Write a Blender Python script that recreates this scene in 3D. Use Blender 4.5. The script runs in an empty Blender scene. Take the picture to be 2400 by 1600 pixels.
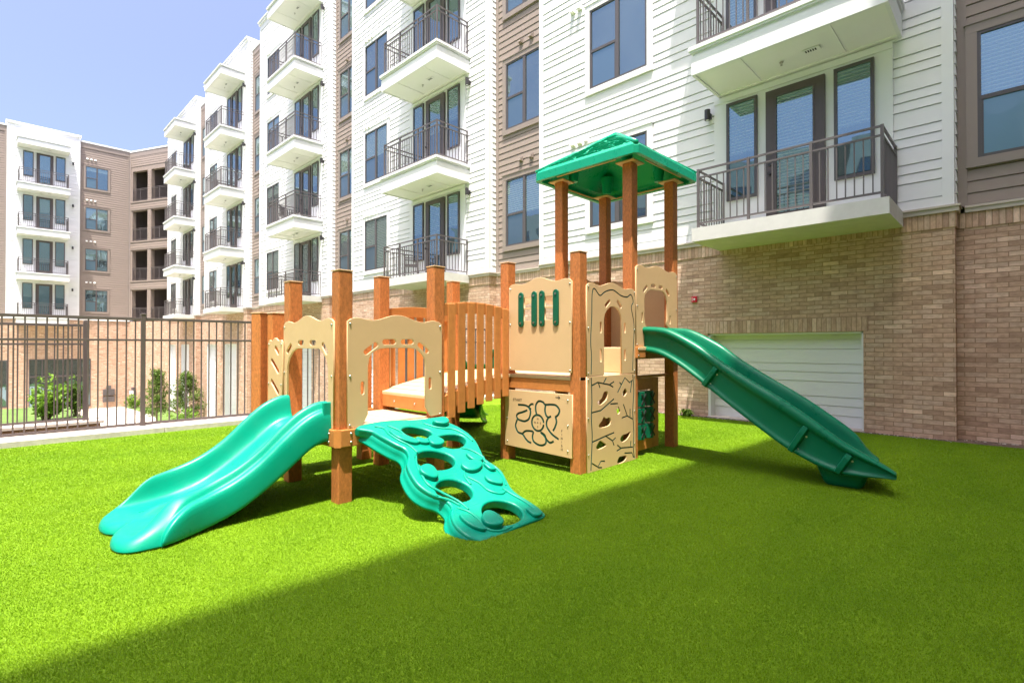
import bpy, bmesh, math, random
import numpy as np
from mathutils import Matrix, Vector, Euler
random.seed(7)
R = math.radians
# ------------------------------------------------------------------ camera, sky, sun
sc = bpy.context.scene
col = sc.collection
cam = bpy.data.objects.new('camera', bpy.data.cameras.new('camera'))
col.objects.link(cam); sc.camera = cam
cam.data.sensor_width = 36.0
cam.data.lens = 36.0 * 1215 / 2400
cam.data.clip_end = 4000; cam.data.clip_start = 0.02
cam.location = (0, 0, 1.4)
cam.rotation_euler = (R(90 + 0.5), 0, R(44.3))
wd = bpy.data.worlds.new('World'); sc.world = wd; wd.use_nodes = True
SUN = Vector((0.18, -0.215, 1.0)).normalized()
nt = wd.node_tree
bg = nt.nodes['Background']; sky = nt.nodes.new('ShaderNodeTexSky')
sky.sky_type = 'NISHITA'; sky.sun_disc = False
sky.sun_elevation = math.asin(SUN.z); sky.sun_rotation = math.atan2(SUN.x, SUN.y)
sky.air_density = 0.6; sky.dust_density = 6.0; sky.ozone_density = 3.0
wb = nt.nodes.new('ShaderNodeMix'); wb.data_type = 'RGBA'; wb.blend_type = 'MULTIPLY'; wb.inputs['Factor'].default_value = 1.0
wb.inputs[7].default_value = (0.98, 0.95, 0.98, 1); nt.links.new(sky.outputs[0], wb.inputs[6]); nt.links.new(wb.outputs[2], bg.inputs[0]); bg.inputs[1].default_value = 0.146
sun = bpy.data.objects.new('sun', bpy.data.lights.new('sun', 'SUN'))
col.objects.link(sun); sun.data.energy = 3.6; sun.data.angle = R(0.5); sun.data.color = (1.0, 0.95, 0.86)
sun.rotation_euler = SUN.to_track_quat('Z', 'Y').to_euler()
sc.view_settings.view_transform = 'Standard'; sc.view_settings.look = 'None'
sc.view_settings.exposure = 1.65; sc.view_settings.gamma = 1
sc.view_settings.use_curve_mapping = False

# ------------------------------------------------------------------ helpers
WM = {}
class MB:
    def __init__(s): s.v = []; s.f = []; s.m = []
    def quad(s, pts, m=0):
        n = len(s.v); s.v += [tuple(p) for p in pts]; s.f.append(tuple(range(n, n + len(pts)))); s.m.append(m)
    def box(s, x0, x1, y0, y1, z0, z1, m=0, M=None):
        n = len(s.v)
        ps = [(x0,y0,z0),(x1,y0,z0),(x1,y1,z0),(x0,y1,z0),(x0,y0,z1),(x1,y0,z1),(x1,y1,z1),(x0,y1,z1)]
        if M is not None: ps = [tuple(M @ Vector(p)) for p in ps]
        s.v += ps
        for f in ((0,3,2,1),(4,5,6,7),(0,1,5,4),(1,2,6,5),(2,3,7,6),(3,0,4,7)):
            s.f.append(tuple(n + i for i in f)); s.m.append(m)
    def loft(s, rings, m=0, closed=True, caps=True):
        n = len(s.v); k = len(rings[0])
        for r in rings: s.v += [tuple(p) for p in r]
        for i in range(len(rings) - 1):
            for j in range(k if closed else k - 1):
                a = n + i * k + j; b = n + i * k + (j + 1) % k
                s.f.append((a, b, b + k, a + k)); s.m.append(m)
        if caps and closed:
            s.f.append(tuple(n + j for j in reversed(range(k)))); s.m.append(m)
            s.f.append(tuple(n + (len(rings) - 1) * k + j for j in range(k))); s.m.append(m)
    def tube(s, path, r, seg=8, m=0):
        path = [Vector(p) for p in path]; rings = []
        up = Vector((0.13, 0.21, 1)).normalized()
        for i, p in enumerate(path):
            d = (path[min(i + 1, len(path) - 1)] - path[max(i - 1, 0)]).normalized()
            a = d.cross(up)
            if a.length < 1e-3: a = d.cross(Vector((1, 0, 0)))
            a.normalize(); b = d.cross(a).normalized()
            rr = r[i] if isinstance(r, (list, tuple)) else r
            rings.append([p + (a * math.cos(t) + b * math.sin(t)) * rr for t in [2 * math.pi * q / seg for q in range(seg)]])
        s.loft(rings, m)
    def cyl(s, c, axis, r, h, seg=12, m=0, r2=None):
        c = Vector(c); a = Vector(axis).normalized()
        s.tube([c, c + a * h], [r, r if r2 is None else r2], seg, m)
def link(o, parent=None, M=None):
    M = M if M is not None else Matrix.Identity(4)
    col.objects.link(o); WM[o.name] = M.copy()
    if parent is not None:
        o.parent = parent; o.matrix_local = WM[parent.name].inverted() @ M
    else: o.matrix_local = M
    return o
def mesh(mb, name, mats, smooth=False, fix=True):
    me = bpy.data.meshes.new(name)
    me.from_pydata([tuple(v) for v in mb.v], [], mb.f)
    if not isinstance(mats, (list, tuple)): mats = [mats]
    for m in mats: me.materials.append(m)
    me.polygons.foreach_set('material_index', mb.m)
    if smooth: me.polygons.foreach_set('use_smooth', [True] * len(mb.f))
    if fix:
        b = bmesh.new(); b.from_mesh(me); bmesh.ops.recalc_face_normals(b, faces=b.faces); b.to_mesh(me); b.free()
    me.update(); return me
def obj(name, mb, mats, parent=None, M=None, bevel=0, smooth=False, seg=2, auto=None):
    me = mb if isinstance(mb, bpy.types.Mesh) else mesh(mb, name, mats, smooth)
    o = bpy.data.objects.new(name, me); link(o, parent, M)
    if bevel:
        b = o.modifiers.new('bevel', 'BEVEL'); b.width = bevel; b.segments = seg; b.limit_method = 'ANGLE'; b.angle_limit = R(40)
        b.harden_normals = False
    return o
def empty(name, loc=(0, 0, 0), rz=0, parent=None):
    o = bpy.data.objects.new(name, None); o.empty_display_size = 0.2
    return link(o, parent, Matrix.Translation(loc) @ Matrix.Rotation(rz, 4, 'Z'))
def tag(o, label=None, cat=None, group=None, kind=None):
    if label: o['label'] = label
    if cat: o['category'] = cat
    if group: o['group'] = group
    if kind: o['kind'] = kind
    return o
def catmull(pts, n=6, closed=True):
    out = []; k = len(pts)
    rng = range(k) if closed else range(k - 1)
    for i in rng:
        if closed: p0, p1, p2, p3 = pts[(i-1) % k], pts[i], pts[(i+1) % k], pts[(i+2) % k]
        else: p0, p1, p2, p3 = pts[max(i-1, 0)], pts[i], pts[i+1], pts[min(i+2, k-1)]
        for q in range(n):
            t = q / n
            out.append(tuple(0.5*((2*b)+(-a+c)*t+(2*a-5*b+4*c-d)*t*t+(-a+3*b-3*c+d)*t**3) for a, b, c, d in zip(p0, p1, p2, p3)))
    if not closed: out.append(tuple(pts[-1]))
    return out
def curve_mesh(name, outline, holes, depth, bevel, mats, res=2):
    cu = bpy.data.curves.new(name, 'CURVE'); cu.dimensions = '2D'; cu.fill_mode = 'BOTH'
    cu.extrude = max(depth / 2 - bevel, 0.0005); cu.bevel_depth = bevel; cu.bevel_resolution = res; cu.offset = -bevel
    for pts in [outline] + list(holes):
        sp = cu.splines.new('POLY'); sp.points.add(len(pts) - 1); sp.use_cyclic_u = True
        for i, p in enumerate(pts): sp.points[i].co = (p[0], p[1], 0, 1)
    o = bpy.data.objects.new(name, cu); col.objects.link(o)
    dg = bpy.context.evaluated_depsgraph_get(); dg.update()
    me = bpy.data.meshes.new_from_object(o.evaluated_get(dg))
    bpy.data.objects.remove(o); bpy.data.curves.remove(cu)
    b = bmesh.new(); b.from_mesh(me); bmesh.ops.remove_doubles(b, verts=b.verts, dist=1e-5)
    bmesh.ops.recalc_face_normals(b, faces=b.faces); b.to_mesh(me); b.free()
    me.materials.clear()
    for m in (mats if isinstance(mats, (list, tuple)) else [mats]): me.materials.append(m)
    me.name = name
    return me
def boolean(me, cutter, name):
    """cut grooves out of a board; the cut faces keep the cutter's material slot"""
    a = bpy.data.objects.new('a', me); b = bpy.data.objects.new('b', cutter)
    col.objects.link(a); col.objects.link(b)
    m = a.modifiers.new('x', 'BOOLEAN'); m.operation = 'DIFFERENCE'; m.object = b; m.solver = 'EXACT'; m.use_self = True
    m.material_mode = 'TRANSFER'
    dg = bpy.context.evaluated_depsgraph_get(); dg.update()
    out = bpy.data.meshes.new_from_object(a.evaluated_get(dg)); out.name = name
    bpy.data.objects.remove(a); bpy.data.objects.remove(b)
    return out
def slot(p, q, w):
    """stadium-shaped hole between two points"""
    p = Vector(p); q = Vector(q); d = (q - p); a = math.atan2(d.y, d.x); r = w / 2; out = []
    for i in range(7):
        t = a + math.pi / 2 + math.pi * i / 6; out.append((p.x + r*math.cos(t), p.y + r*math.sin(t)))
    for i in range(7):
        t = a - math.pi / 2 + math.pi * i / 6; out.append((q.x + r*math.cos(t), q.y + r*math.sin(t)))
    return out
def ribbon(path, w, z0, z1, mb):
    """flat strip of width w following a 2D path (used as a groove cutter)"""
    p = [Vector(q) for q in path]; L = []; Rr = []
    for i in range(len(p)):
        d = (p[min(i+1, len(p)-1)] - p[max(i-1, 0)]).normalized(); n = Vector((-d.y, d.x))
        L.append(p[i] + n*w/2); Rr.append(p[i] - n*w/2)
    rings = [[(l.x, l.y, z0), (r.x, r.y, z0), (r.x, r.y, z1), (l.x, l.y, z1)] for l, r in zip(L, Rr)]
    mb.loft(rings)
# frames: local (s, t, n) -> world
def Fy(y0): return Matrix(((1,0,0,0),(0,0,-1,y0),(0,1,0,0),(0,0,0,1)))      # board facing -y
def Fx(x0): return Matrix(((0,0,1,x0),(1,0,0,0),(0,1,0,0),(0,0,0,1)))       # board facing +x

# ------------------------------------------------------------------ materials
def mat(name, color, rough=0.6, metal=0.0, spec=0.5, ior=1.5):
    m = bpy.data.materials.new(name); m.use_nodes = True
    p = m.node_tree.nodes['Principled BSDF']
    p.inputs['Base Color'].default_value = (*color, 1); p.inputs['Roughness'].default_value = rough
    p.inputs['Metallic'].default_value = metal; p.inputs['IOR'].default_value = ior
    p.inputs['Specular IOR Level'].default_value = spec
    return m
def N(m, t, **kw):
    n = m.node_tree.nodes.new(t)
    for k, v in kw.items():
        if k in n.inputs: n.inputs[k].default_value = v
        else: setattr(n, k, v)
    return n
def L(m, a, b): m.node_tree.links.new(a, b)
def coords(m, kind='Object'):
    if kind == 'World':
        g = N(m, 'ShaderNodeNewGeometry'); return g.outputs['Position']
    return N(m, 'ShaderNodeTexCoord').outputs['Object']
def noisy(m, color, var=0.25, scale=8, detail=6, bump=0.0, bscale=60, kind='World', stretch=(1,1,1), warm=0.0, bdist=0.01):
    """colour varied by two scales of noise, plus an optional fine bump"""
    p = m.node_tree.nodes['Principled BSDF']; c = coords(m, kind)
    mp = N(m, 'ShaderNodeMapping'); mp.inputs['Scale'].default_value = stretch; L(m, c, mp.inputs[0])
    n1 = N(m, 'ShaderNodeTexNoise', Scale=scale, Detail=detail, Roughness=0.65); L(m, mp.outputs[0], n1.inputs[0])
    rp = N(m, 'ShaderNodeValToRGB'); L(m, n1.outputs[0], rp.inputs[0])
    rp.color_ramp.elements[0].position = 0.3; rp.color_ramp.elements[1].position = 0.72
    rp.color_ramp.elements[0].color = (*[max(x*(1-var), 0) for x in color], 1)
    rp.color_ramp.elements[1].color = (*[min(x*(1+var+warm*(i == 0)), 1) for i, x in enumerate(color)], 1)
    L(m, rp.outputs[0], p.inputs['Base Color'])
    if bump:
        n2 = N(m, 'ShaderNodeTexNoise', Scale=bscale, Detail=4); L(m, mp.outputs[0], n2.inputs[0])
        b = N(m, 'ShaderNodeBump', Strength=bump, Distance=bdist); L(m, n2.outputs[0], b.inputs['Height']); L(m, b.outputs[0], p.inputs['Normal'])
    return m
M_post = noisy(mat('recycled_lumber', (.49,.172,.048), .55, spec=.35), (.49,.172,.048), .30, 55, 6, .45, 180, stretch=(1,1,.45), warm=.08, bdist=.004)
M_lum = noisy(mat('lumber_board', (.50,.19,.05), .5, spec=.35), (.50,.19,.05), .12, 14, 5, .15, 120, bdist=.003)
M_cap = noisy(mat('post_cap_plastic', (.58,.36,.19), .5), (.58,.36,.19), .08, 10)
M_tan = noisy(mat('tan_board', (.62,.41,.215), .42, spec=.45), (.62,.41,.215), .035, 3, 4, .06, 300, bdist=.001)
M_deck = noisy(mat('tan_deck_board', (.60,.42,.235), .6), (.60,.42,.235), .07, 6, 5, .2, 80, bdist=.003)
M_core = mat('green_core', (.012,.085,.062), .5)
M_teal = noisy(mat('teal_rotomoulded_plastic', (.0,.27,.175), .36, spec=.3), (.0,.27,.175), .05, 2.2, 5, .12, 260, bdist=.0015)
M_dteal = noisy(mat('green_slide_plastic', (.0,.15,.072), .32, spec=.3), (.0,.15,.072), .07, 2.5, 5, .12, 240, bdist=.0015)
M_roof = noisy(mat('roof_plastic', (.0,.30,.17), .28, spec=.4), (.0,.30,.17), .06, 3, 5, .1, 200, bdist=.0015)
M_shut = mat('shutter_green', (.0,.10,.05), .35)
M_bolt = mat('steel_bolt', (.55,.53,.5), .3, 1.0)
M_blk = mat('black_mark', (.01,.011,.01), .6)
M_white = noisy(mat('white_siding', (.74,.74,.75), .55, spec=.25), (.74,.74,.75), .025, .9, 5, .1, 40, stretch=(1,1,4), bdist=.003)
M_wtrim = noisy(mat('white_trim', (.76,.76,.77), .5, spec=.3), (.76,.76,.77), .02, 1.2, 4)
M_soff = noisy(mat('soffit_paint', (.82,.81,.79), .6), (.82,.81,.79), .02, 1.2, 4)
M_taupe = noisy(mat('taupe_siding', (.29,.232,.20), .55, spec=.35), (.29,.232,.20), .05, 1.0, 5, .12, 40, stretch=(1,1,4), bdist=.003)
M_ttrim = noisy(mat('taupe_trim', (.27,.218,.19), .5), (.27,.218,.19), .04, 1.5, 4)
M_rail = mat('railing_metal', (.105,.09,.09), .45, spec=.5)
M_fence = noisy(mat('fence_metal', (.095,.074,.072), .42), (.095,.074,.072), .08, 5, 3)
M_frame = mat('window_frame_bronze', (.085,.075,.078), .4)
M_door = noisy(mat('door_brown', (.085,.066,.064), .4), (.085,.066,.064), .06, 3)
M_conc = noisy(mat('balcony_concrete', (.60,.59,.56), .8), (.60,.59,.56), .07, 5, 6, .3, 70, bdist=.004)
M_stone = noisy(mat('cast_stone_ledge', (.54,.47,.41), .7), (.54,.47,.41), .06, 6, 6, .2, 60, bdist=.003)
M_curb = noisy(mat('kerb_concrete', (.50,.46,.41), .85), (.50,.46,.41), .16, 9, 8, .4, 60, bdist=.006)
M_lamp = mat('lamp_black', (.03,.028,.03), .4)
M_red = mat('alarm_red', (.55,.012,.03), .35)
M_alw = mat('alarm_white', (.7,.7,.7), .3)
M_roofing = mat('roof_membrane', (.55,.54,.52), .8)
M_dark = noisy(mat('breezeway_dark', (.12,.095,.09), .7), (.12,.095,.09), .1, 1.5)  # one dark brown over all inner faces of the open breezeways
def vary(m, amt=.16):
    p = m.node_tree.nodes['Principled BSDF']; src = p.inputs['Base Color'].links[0].from_socket
    oi = N(m, 'ShaderNodeObjectInfo'); mr = N(m, 'ShaderNodeMapRange'); mr.inputs['To Min'].default_value = 1-amt; mr.inputs['To Max'].default_value = 1+amt*.7; L(m, oi.outputs['Random'], mr.inputs[0])
    vm = N(m, 'ShaderNodeVectorMath', operation='SCALE'); L(m, src, vm.inputs[0]); L(m, mr.outputs[0], vm.inputs['Scale']); L(m, vm.outputs[0], p.inputs['Base Color'])
def wear(m, lo=.22, hi=.55, dust=.10, dc=(.35,.34,.28)):
    p = m.node_tree.nodes['Principled BSDF']; c = coords(m, 'World'); src = p.inputs['Base Color'].links[0].from_socket
    n = N(m, 'ShaderNodeTexNoise', Scale=5.0, Detail=8, Roughness=.7); L(m, c, n.inputs[0])
    mr = N(m, 'ShaderNodeMapRange'); mr.inputs['From Min'].default_value = .35; mr.inputs['From Max'].default_value = .68; mr.inputs['To Min'].default_value = lo; mr.inputs['To Max'].default_value = hi
    L(m, n.outputs[0], mr.inputs[0]); L(m, mr.outputs[0], p.inputs['Roughness'])
    v = N(m, 'ShaderNodeTexNoise', Scale=34.0, Detail=6, Roughness=.8); mp = N(m, 'ShaderNodeMapping'); mp.inputs['Scale'].default_value = (1, .25, 1); mp.inputs['Rotation'].default_value = (0, 0, .6); L(m, c, mp.inputs[0]); L(m, mp.outputs[0], v.inputs[0])
    m2 = N(m, 'ShaderNodeMapRange'); m2.inputs['From Min'].default_value = .60; m2.inputs['From Max'].default_value = .78; m2.inputs['To Max'].default_value = dust; L(m, v.outputs[0], m2.inputs[0])
    mx = N(m, 'ShaderNodeMix', data_type='RGBA'); L(m, m2.outputs[0], mx.inputs['Factor']); L(m, src, mx.inputs[6]); mx.inputs[7].default_value = (*dc, 1); L(m, mx.outputs[2], p.inputs['Base Color'])
vary(M_post); vary(M_lum, .10); wear(M_teal, .26, .5, .10); wear(M_dteal, .24, .5, .12); wear(M_tan, .35, .6, .10, (.30,.20,.11)); wear(M_roof, .22, .42, .06)
def brick_mat(name, c1, c2, c3, mortar, bw=.243, bh=.0726, vertical=False, dirt=True):
    m = mat(name, c1, .85, spec=.2); p = m.node_tree.nodes['Principled BSDF']
    c = coords(m, 'World'); sp = N(m, 'ShaderNodeSeparateXYZ'); L(m, c, sp.inputs[0])
    ad = N(m, 'ShaderNodeMath', operation='ADD'); L(m, sp.outputs[0], ad.inputs[0]); L(m, sp.outputs[1], ad.inputs[1])
    cb = N(m, 'ShaderNodeCombineXYZ')
    zs = N(m, 'ShaderNodeMath', operation='SUBTRACT'); zs.inputs[1].default_value = 1.640; L(m, sp.outputs[2], zs.inputs[0])
    if vertical: L(m, zs.outputs[0], cb.inputs[0]); L(m, ad.outputs[0], cb.inputs[1])
    else: L(m, ad.outputs[0], cb.inputs[0]); L(m, sp.outputs[2], cb.inputs[1])
    # slight wobble so that the joints are not ruler straight
    nw = N(m, 'ShaderNodeTexNoise', Scale=6.0, Detail=2); L(m, cb.outputs[0], nw.inputs[0])
    vs = N(m, 'ShaderNodeVectorMath', operation='SCALE'); vs.inputs['Scale'].default_value = .006; L(m, nw.outputs['Color'], vs.inputs[0])
    va = N(m, 'ShaderNodeVectorMath', operation='ADD'); L(m, cb.outputs[0], va.inputs[0]); L(m, vs.outputs[0], va.inputs[1])
    b = N(m, 'ShaderNodeTexBrick', Scale=1.0); b.offset = 0 if vertical else .5; b.squash = 1
    b.inputs['Brick Width'].default_value = bw; b.inputs['Row Height'].default_value = bh
    b.inputs['Mortar Size'].default_value = .0052; b.inputs['Mortar Smooth'].default_value = .25; b.inputs['Bias'].default_value = 0
    b.inputs['Color1'].default_value = (0,0,0,1); b.inputs['Color2'].default_value = (1,1,1,1); b.inputs['Mortar'].default_value = (.5,.5,.5,1)
    L(m, va.outputs[0], b.inputs['Vector'])
    rp = N(m, 'ShaderNodeValToRGB'); L(m, b.outputs['Color'], rp.inputs[0]); e = rp.color_ramp.elements
    e[0].position = 0; e[0].color = (*c3, 1); e[1].position = 1; e[1].color = (*[min(x*1.35, 1) for x in c2], 1)
    for pos, cc in ((.22, c1), (.45, c2), (.6, c1), (.8, tuple(x*1.12 for x in c1)), (.93, c2)):
        q = e.new(pos); q.color = (*cc, 1)
    # smears inside the bricks
    n = N(m, 'ShaderNodeTexNoise', Scale=9.0, Detail=7, Roughness=.7)
    mp = N(m, 'ShaderNodeMapping'); mp.inputs['Scale'].default_value = (1, 2.2, 1); L(m, cb.outputs[0], mp.inputs[0]); L(m, mp.outputs[0], n.inputs[0])
    r2 = N(m, 'ShaderNodeValToRGB'); L(m, n.outputs[0], r2.inputs[0])
    r2.color_ramp.elements[0].position = .36; r2.color_ramp.elements[0].color = (.72,.68,.66,1)
    r2.color_ramp.elements[1].position = .58; r2.color_ramp.elements[1].color = (1.08,1.06,1.04,1)
    mx = N(m, 'ShaderNodeMix', data_type='RGBA', blend_type='MULTIPLY'); mx.inputs['Factor'].default_value = .85
    L(m, rp.outputs[0], mx.inputs[6]); L(m, r2.outputs[0], mx.inputs[7])
    mo = N(m, 'ShaderNodeMix', data_type='RGBA'); L(m, b.outputs['Fac'], mo.inputs['Factor'])
    L(m, mx.outputs[2], mo.inputs[6]); mo.inputs[7].default_value = (*mortar, 1)
    L(m, mo.outputs[2], p.inputs['Base Color'])
    h = N(m, 'ShaderNodeMath', operation='MULTIPLY_ADD'); h.inputs[1].default_value = -1; L(m, b.outputs['Fac'], h.inputs[0])
    n3 = N(m, 'ShaderNodeTexNoise', Scale=70.0, Detail=4); L(m, cb.outputs[0], n3.inputs[0])
    m3 = N(m, 'ShaderNodeMath', operation='MULTIPLY'); m3.inputs[1].default_value = .5; L(m, n3.outputs[0], m3.inputs[0]); L(m, m3.outputs[0], h.inputs[2])
    bp = N(m, 'ShaderNodeBump', Strength=.8, Distance=.006); L(m, h.outputs[0], bp.inputs['Height']); L(m, bp.outputs[0], p.inputs['Normal'])
    return m
M_brick = brick_mat('tan_brick', (.53,.36,.265), (.585,.43,.335), (.42,.278,.205), (.32,.205,.13))
M_sold = brick_mat('soldier_brick', (.53,.36,.265), (.585,.43,.335), (.42,.278,.205), (.32,.205,.13), bw=.2522, bh=.0726, vertical=True)
def glass_mat(name, kind):
    m = mat(name, (.02,.022,.025), .02, 0, 1.0, ior=2.1); p = m.node_tree.nodes['Principled BSDF']
    p.inputs['Specular Tint'].default_value = (.42,.80,1,1); p.inputs['Coat Weight'].default_value = .25; p.inputs['Coat Roughness'].default_value = .01
    p.inputs['Coat IOR'].default_value = 1.9
    c = coords(m, 'World'); sp = N(m, 'ShaderNodeSeparateXYZ'); L(m, c, sp.inputs[0])
    if isinstance(kind, float):      # blinds drawn down to this height above the pane's sill
        so = N(m, 'ShaderNodeSeparateXYZ'); L(m, coords(m), so.inputs[0])
        s = N(m, 'ShaderNodeMath', operation='MULTIPLY'); s.inputs[1].default_value = 1/.058; L(m, so.outputs[2], s.inputs[0])
        f = N(m, 'ShaderNodeMath', operation='FRACT'); L(m, s.outputs[0], f.inputs[0])
        r = N(m, 'ShaderNodeValToRGB'); L(m, f.outputs[0], r.inputs[0]); e = r.color_ramp.elements
        e[0].position = .0; e[0].color = (.045,.06,.055,1); e[1].position = 1; e[1].color = (.05,.07,.065,1)
        q = e.new(.5); q.color = (.17,.21,.20,1)
        n = N(m, 'ShaderNodeTexNoise', Scale=.9, Detail=3); L(m, c, n.inputs[0])
        rn = N(m, 'ShaderNodeValToRGB'); L(m, n.outputs[0], rn.inputs[0])
        rn.color_ramp.elements[0].color = (.012,.015,.016,1); rn.color_ramp.elements[1].color = (.06,.07,.065,1)
        g = N(m, 'ShaderNodeMath', operation='GREATER_THAN'); g.inputs[1].default_value = kind; L(m, so.outputs[2], g.inputs[0])
        mx = N(m, 'ShaderNodeMix', data_type='RGBA'); L(m, g.outputs[0], mx.inputs['Factor']); L(m, rn.outputs[0], mx.inputs[6]); L(m, r.outputs[0], mx.inputs[7])
        L(m, mx.outputs[2], p.inputs['Base Color'])
    elif kind == 'screen':
        p.inputs['Base Color'].default_value = (.045,.045,.055,1); p.inputs['Roughness'].default_value = .35
        p.inputs['Coat Weight'].default_value = .2
    else:
        n = N(m, 'ShaderNodeTexNoise', Scale=.9, Detail=3); L(m, c, n.inputs[0])
        r = N(m, 'ShaderNodeValToRGB'); L(m, n.outputs[0], r.inputs[0])
        r.color_ramp.elements[0].color = (.015,.018,.02,1); r.color_ramp.elements[1].color = (.09,.10,.10,1)
        L(m, r.outputs[0], p.inputs['Base Color'])
    n2 = N(m, 'ShaderNodeTexNoise', Scale=1.3, Detail=1); L(m, c, n2.inputs[0])
    b = N(m, 'ShaderNodeBump', Strength=.25, Distance=.02); L(m, n2.outputs[0], b.inputs['Height'])
    L(m, b.outputs[0], p.inputs['Normal']); L(m, b.outputs[0], p.inputs['Coat Normal'])
    return m
G_blind = glass_mat('window_glass_with_blinds', 0.0); G_half = glass_mat('window_glass_half_blinds', 0.85); G_low = glass_mat('window_glass_low_blinds', 1.35); G_clear = glass_mat('window_glass', 'clear'); G_scr = glass_mat('insect_screen', 'screen')
def turf_mat():
    m = mat('artificial_turf', (.15,.26,.012), .75, spec=.15); p = m.node_tree.nodes['Principled BSDF']
    c = coords(m, 'World')
    n = N(m, 'ShaderNodeTexNoise', Scale=1.3, Detail=6, Roughness=.6); L(m, c, n.inputs[0])
    r = N(m, 'ShaderNodeValToRGB'); L(m, n.outputs[0], r.inputs[0])
    r.color_ramp.elements[0].position = .32; r.color_ramp.elements[0].color = (.13,.25,.005,1)
    r.color_ramp.elements[1].position = .7; r.color_ramp.elements[1].color = (.19,.33,.010,1)
    n2 = N(m, 'ShaderNodeTexNoise', Scale=170.0, Detail=3); L(m, c, n2.inputs[0])
    r2 = N(m, 'ShaderNodeValToRGB'); L(m, n2.outputs[0], r2.inputs[0])
    r2.color_ramp.elements[0].position = .35; r2.color_ramp.elements[0].color = (.45,.5,.4,1)
    r2.color_ramp.elements[1].position = .65; r2.color_ramp.elements[1].color = (1.2,1.15,1.2,1)
    mx = N(m, 'ShaderNodeMix', data_type='RGBA', blend_type='MULTIPLY'); mx.inputs['Factor'].default_value = .9
    L(m, r.outputs[0], mx.inputs[6]); L(m, r2.outputs[0], mx.inputs[7]); L(m, mx.outputs[2], p.inputs['Base Color'])
    b = N(m, 'ShaderNodeBump', Strength=.8, Distance=.012); L(m, n2.outputs[0], b.inputs['Height']); L(m, b.outputs[0], p.inputs['Normal'])
    return m
M_turf = turf_mat()
def leaf_mat(name, c, trans=.35, lo=.55, hi=1.5):
    m = mat(name, c, .55, spec=.3); p = m.node_tree.nodes['Principled BSDF']
    oi = N(m, 'ShaderNodeNewGeometry'); rp = N(m, 'ShaderNodeValToRGB'); L(m, oi.outputs['Random Per Island'], rp.inputs[0])
    rp.color_ramp.elements[0].color = (*[x*lo for x in c], 1); rp.color_ramp.elements[1].color = (*[min(x*hi, 1) for x in c], 1)
    L(m, rp.outputs[0], p.inputs['Base Color'])
    tr = N(m, 'ShaderNodeBsdfTranslucent'); L(m, rp.outputs[0], tr.inputs[0])
    ms = N(m, 'ShaderNodeMixShader'); ms.inputs[0].default_value = trans
    L(m, p.outputs[0], ms.inputs[1]); L(m, tr.outputs[0], ms.inputs[2])
    L(m, ms.outputs[0], m.node_tree.nodes['Material Output'].inputs[0]); return m
def pile(m):
    # broad, faint bands where the pile lies differently
    nd = m.node_tree.nodes; rp = [n for n in nd if n.type == 'VALTORGB'][0]
    c = coords(m, 'World'); mp = N(m, 'ShaderNodeMapping'); mp.inputs['Scale'].default_value = (.9, .28, 1); L(m, c, mp.inputs[0])
    n = N(m, 'ShaderNodeTexNoise', Scale=1.6, Detail=4, Roughness=.55); L(m, mp.outputs[0], n.inputs[0])
    r = N(m, 'ShaderNodeValToRGB'); L(m, n.outputs[0], r.inputs[0]); r.color_ramp.elements[0].position = .35; r.color_ramp.elements[1].position = .66
    r.color_ramp.elements[0].color = (.84,.88,.8,1); r.color_ramp.elements[1].color = (1.18,1.08,1.3,1)
    mx = N(m, 'ShaderNodeMix', data_type='RGBA', blend_type='MULTIPLY'); mx.inputs['Factor'].default_value = 1
    tg = [l.to_socket for l in rp.outputs[0].links]; L(m, rp.outputs[0], mx.inputs[6]); L(m, r.outputs[0], mx.inputs[7])
    for t in tg: L(m, mx.outputs[2], t)
M_blade = leaf_mat('turf_fibre', (.200,.355,.006), .28, .78, 1.25)
pile(M_blade)
M_leaf = leaf_mat('leaf_green', (.10,.17,.025)); M_leaf2 = leaf_mat('leaf_bright', (.17,.30,.03))
M_bark = noisy(mat('bark', (.16,.11,.08), .9), (.16,.11,.08), .25, 20, 5, .4, 60)
M_lawn = noisy(mat('lawn', (.10,.17,.03), .9), (.10,.17,.03), .35, 4, 8, .6, 40, bdist=.03)
M_path = noisy(mat('path_concrete', (.55,.49,.42), .9), (.55,.49,.42), .08, 2, 6)
M_soil = noisy(mat('soil_and_mulch', (.13,.09,.065), .95), (.13,.09,.065), .45, 30, 8, .9, 60, bdist=.02)

# ------------------------------------------------------------------ ground
W = 10.03
def sheet(name, poly, z, m, kind='structure', thick=0):
    mb = MB(); mb.quad([(x, y, z) for x, y in poly]); o = obj(name, mb, m); tag(o, kind=kind); return o
sheet('ground', [(-1500,-1500),(1500,-1500),(1500,1500),(-1500,1500)], -3.52, M_lawn)
sheet('path', [(-52,1.0),(-52,8.0),(-44,8.6),(-37,7.6),(-30,6.4),(-20,4.5),(-20,-1.5),(-32,1.2),(-42,2.0)], -3.50, M_path)
mb = MB(); mb.box(-9.93, 14, -30, 10.6, -3.5, 0); o = obj('turf', mb, M_turf); tag(o, kind='structure')
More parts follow.
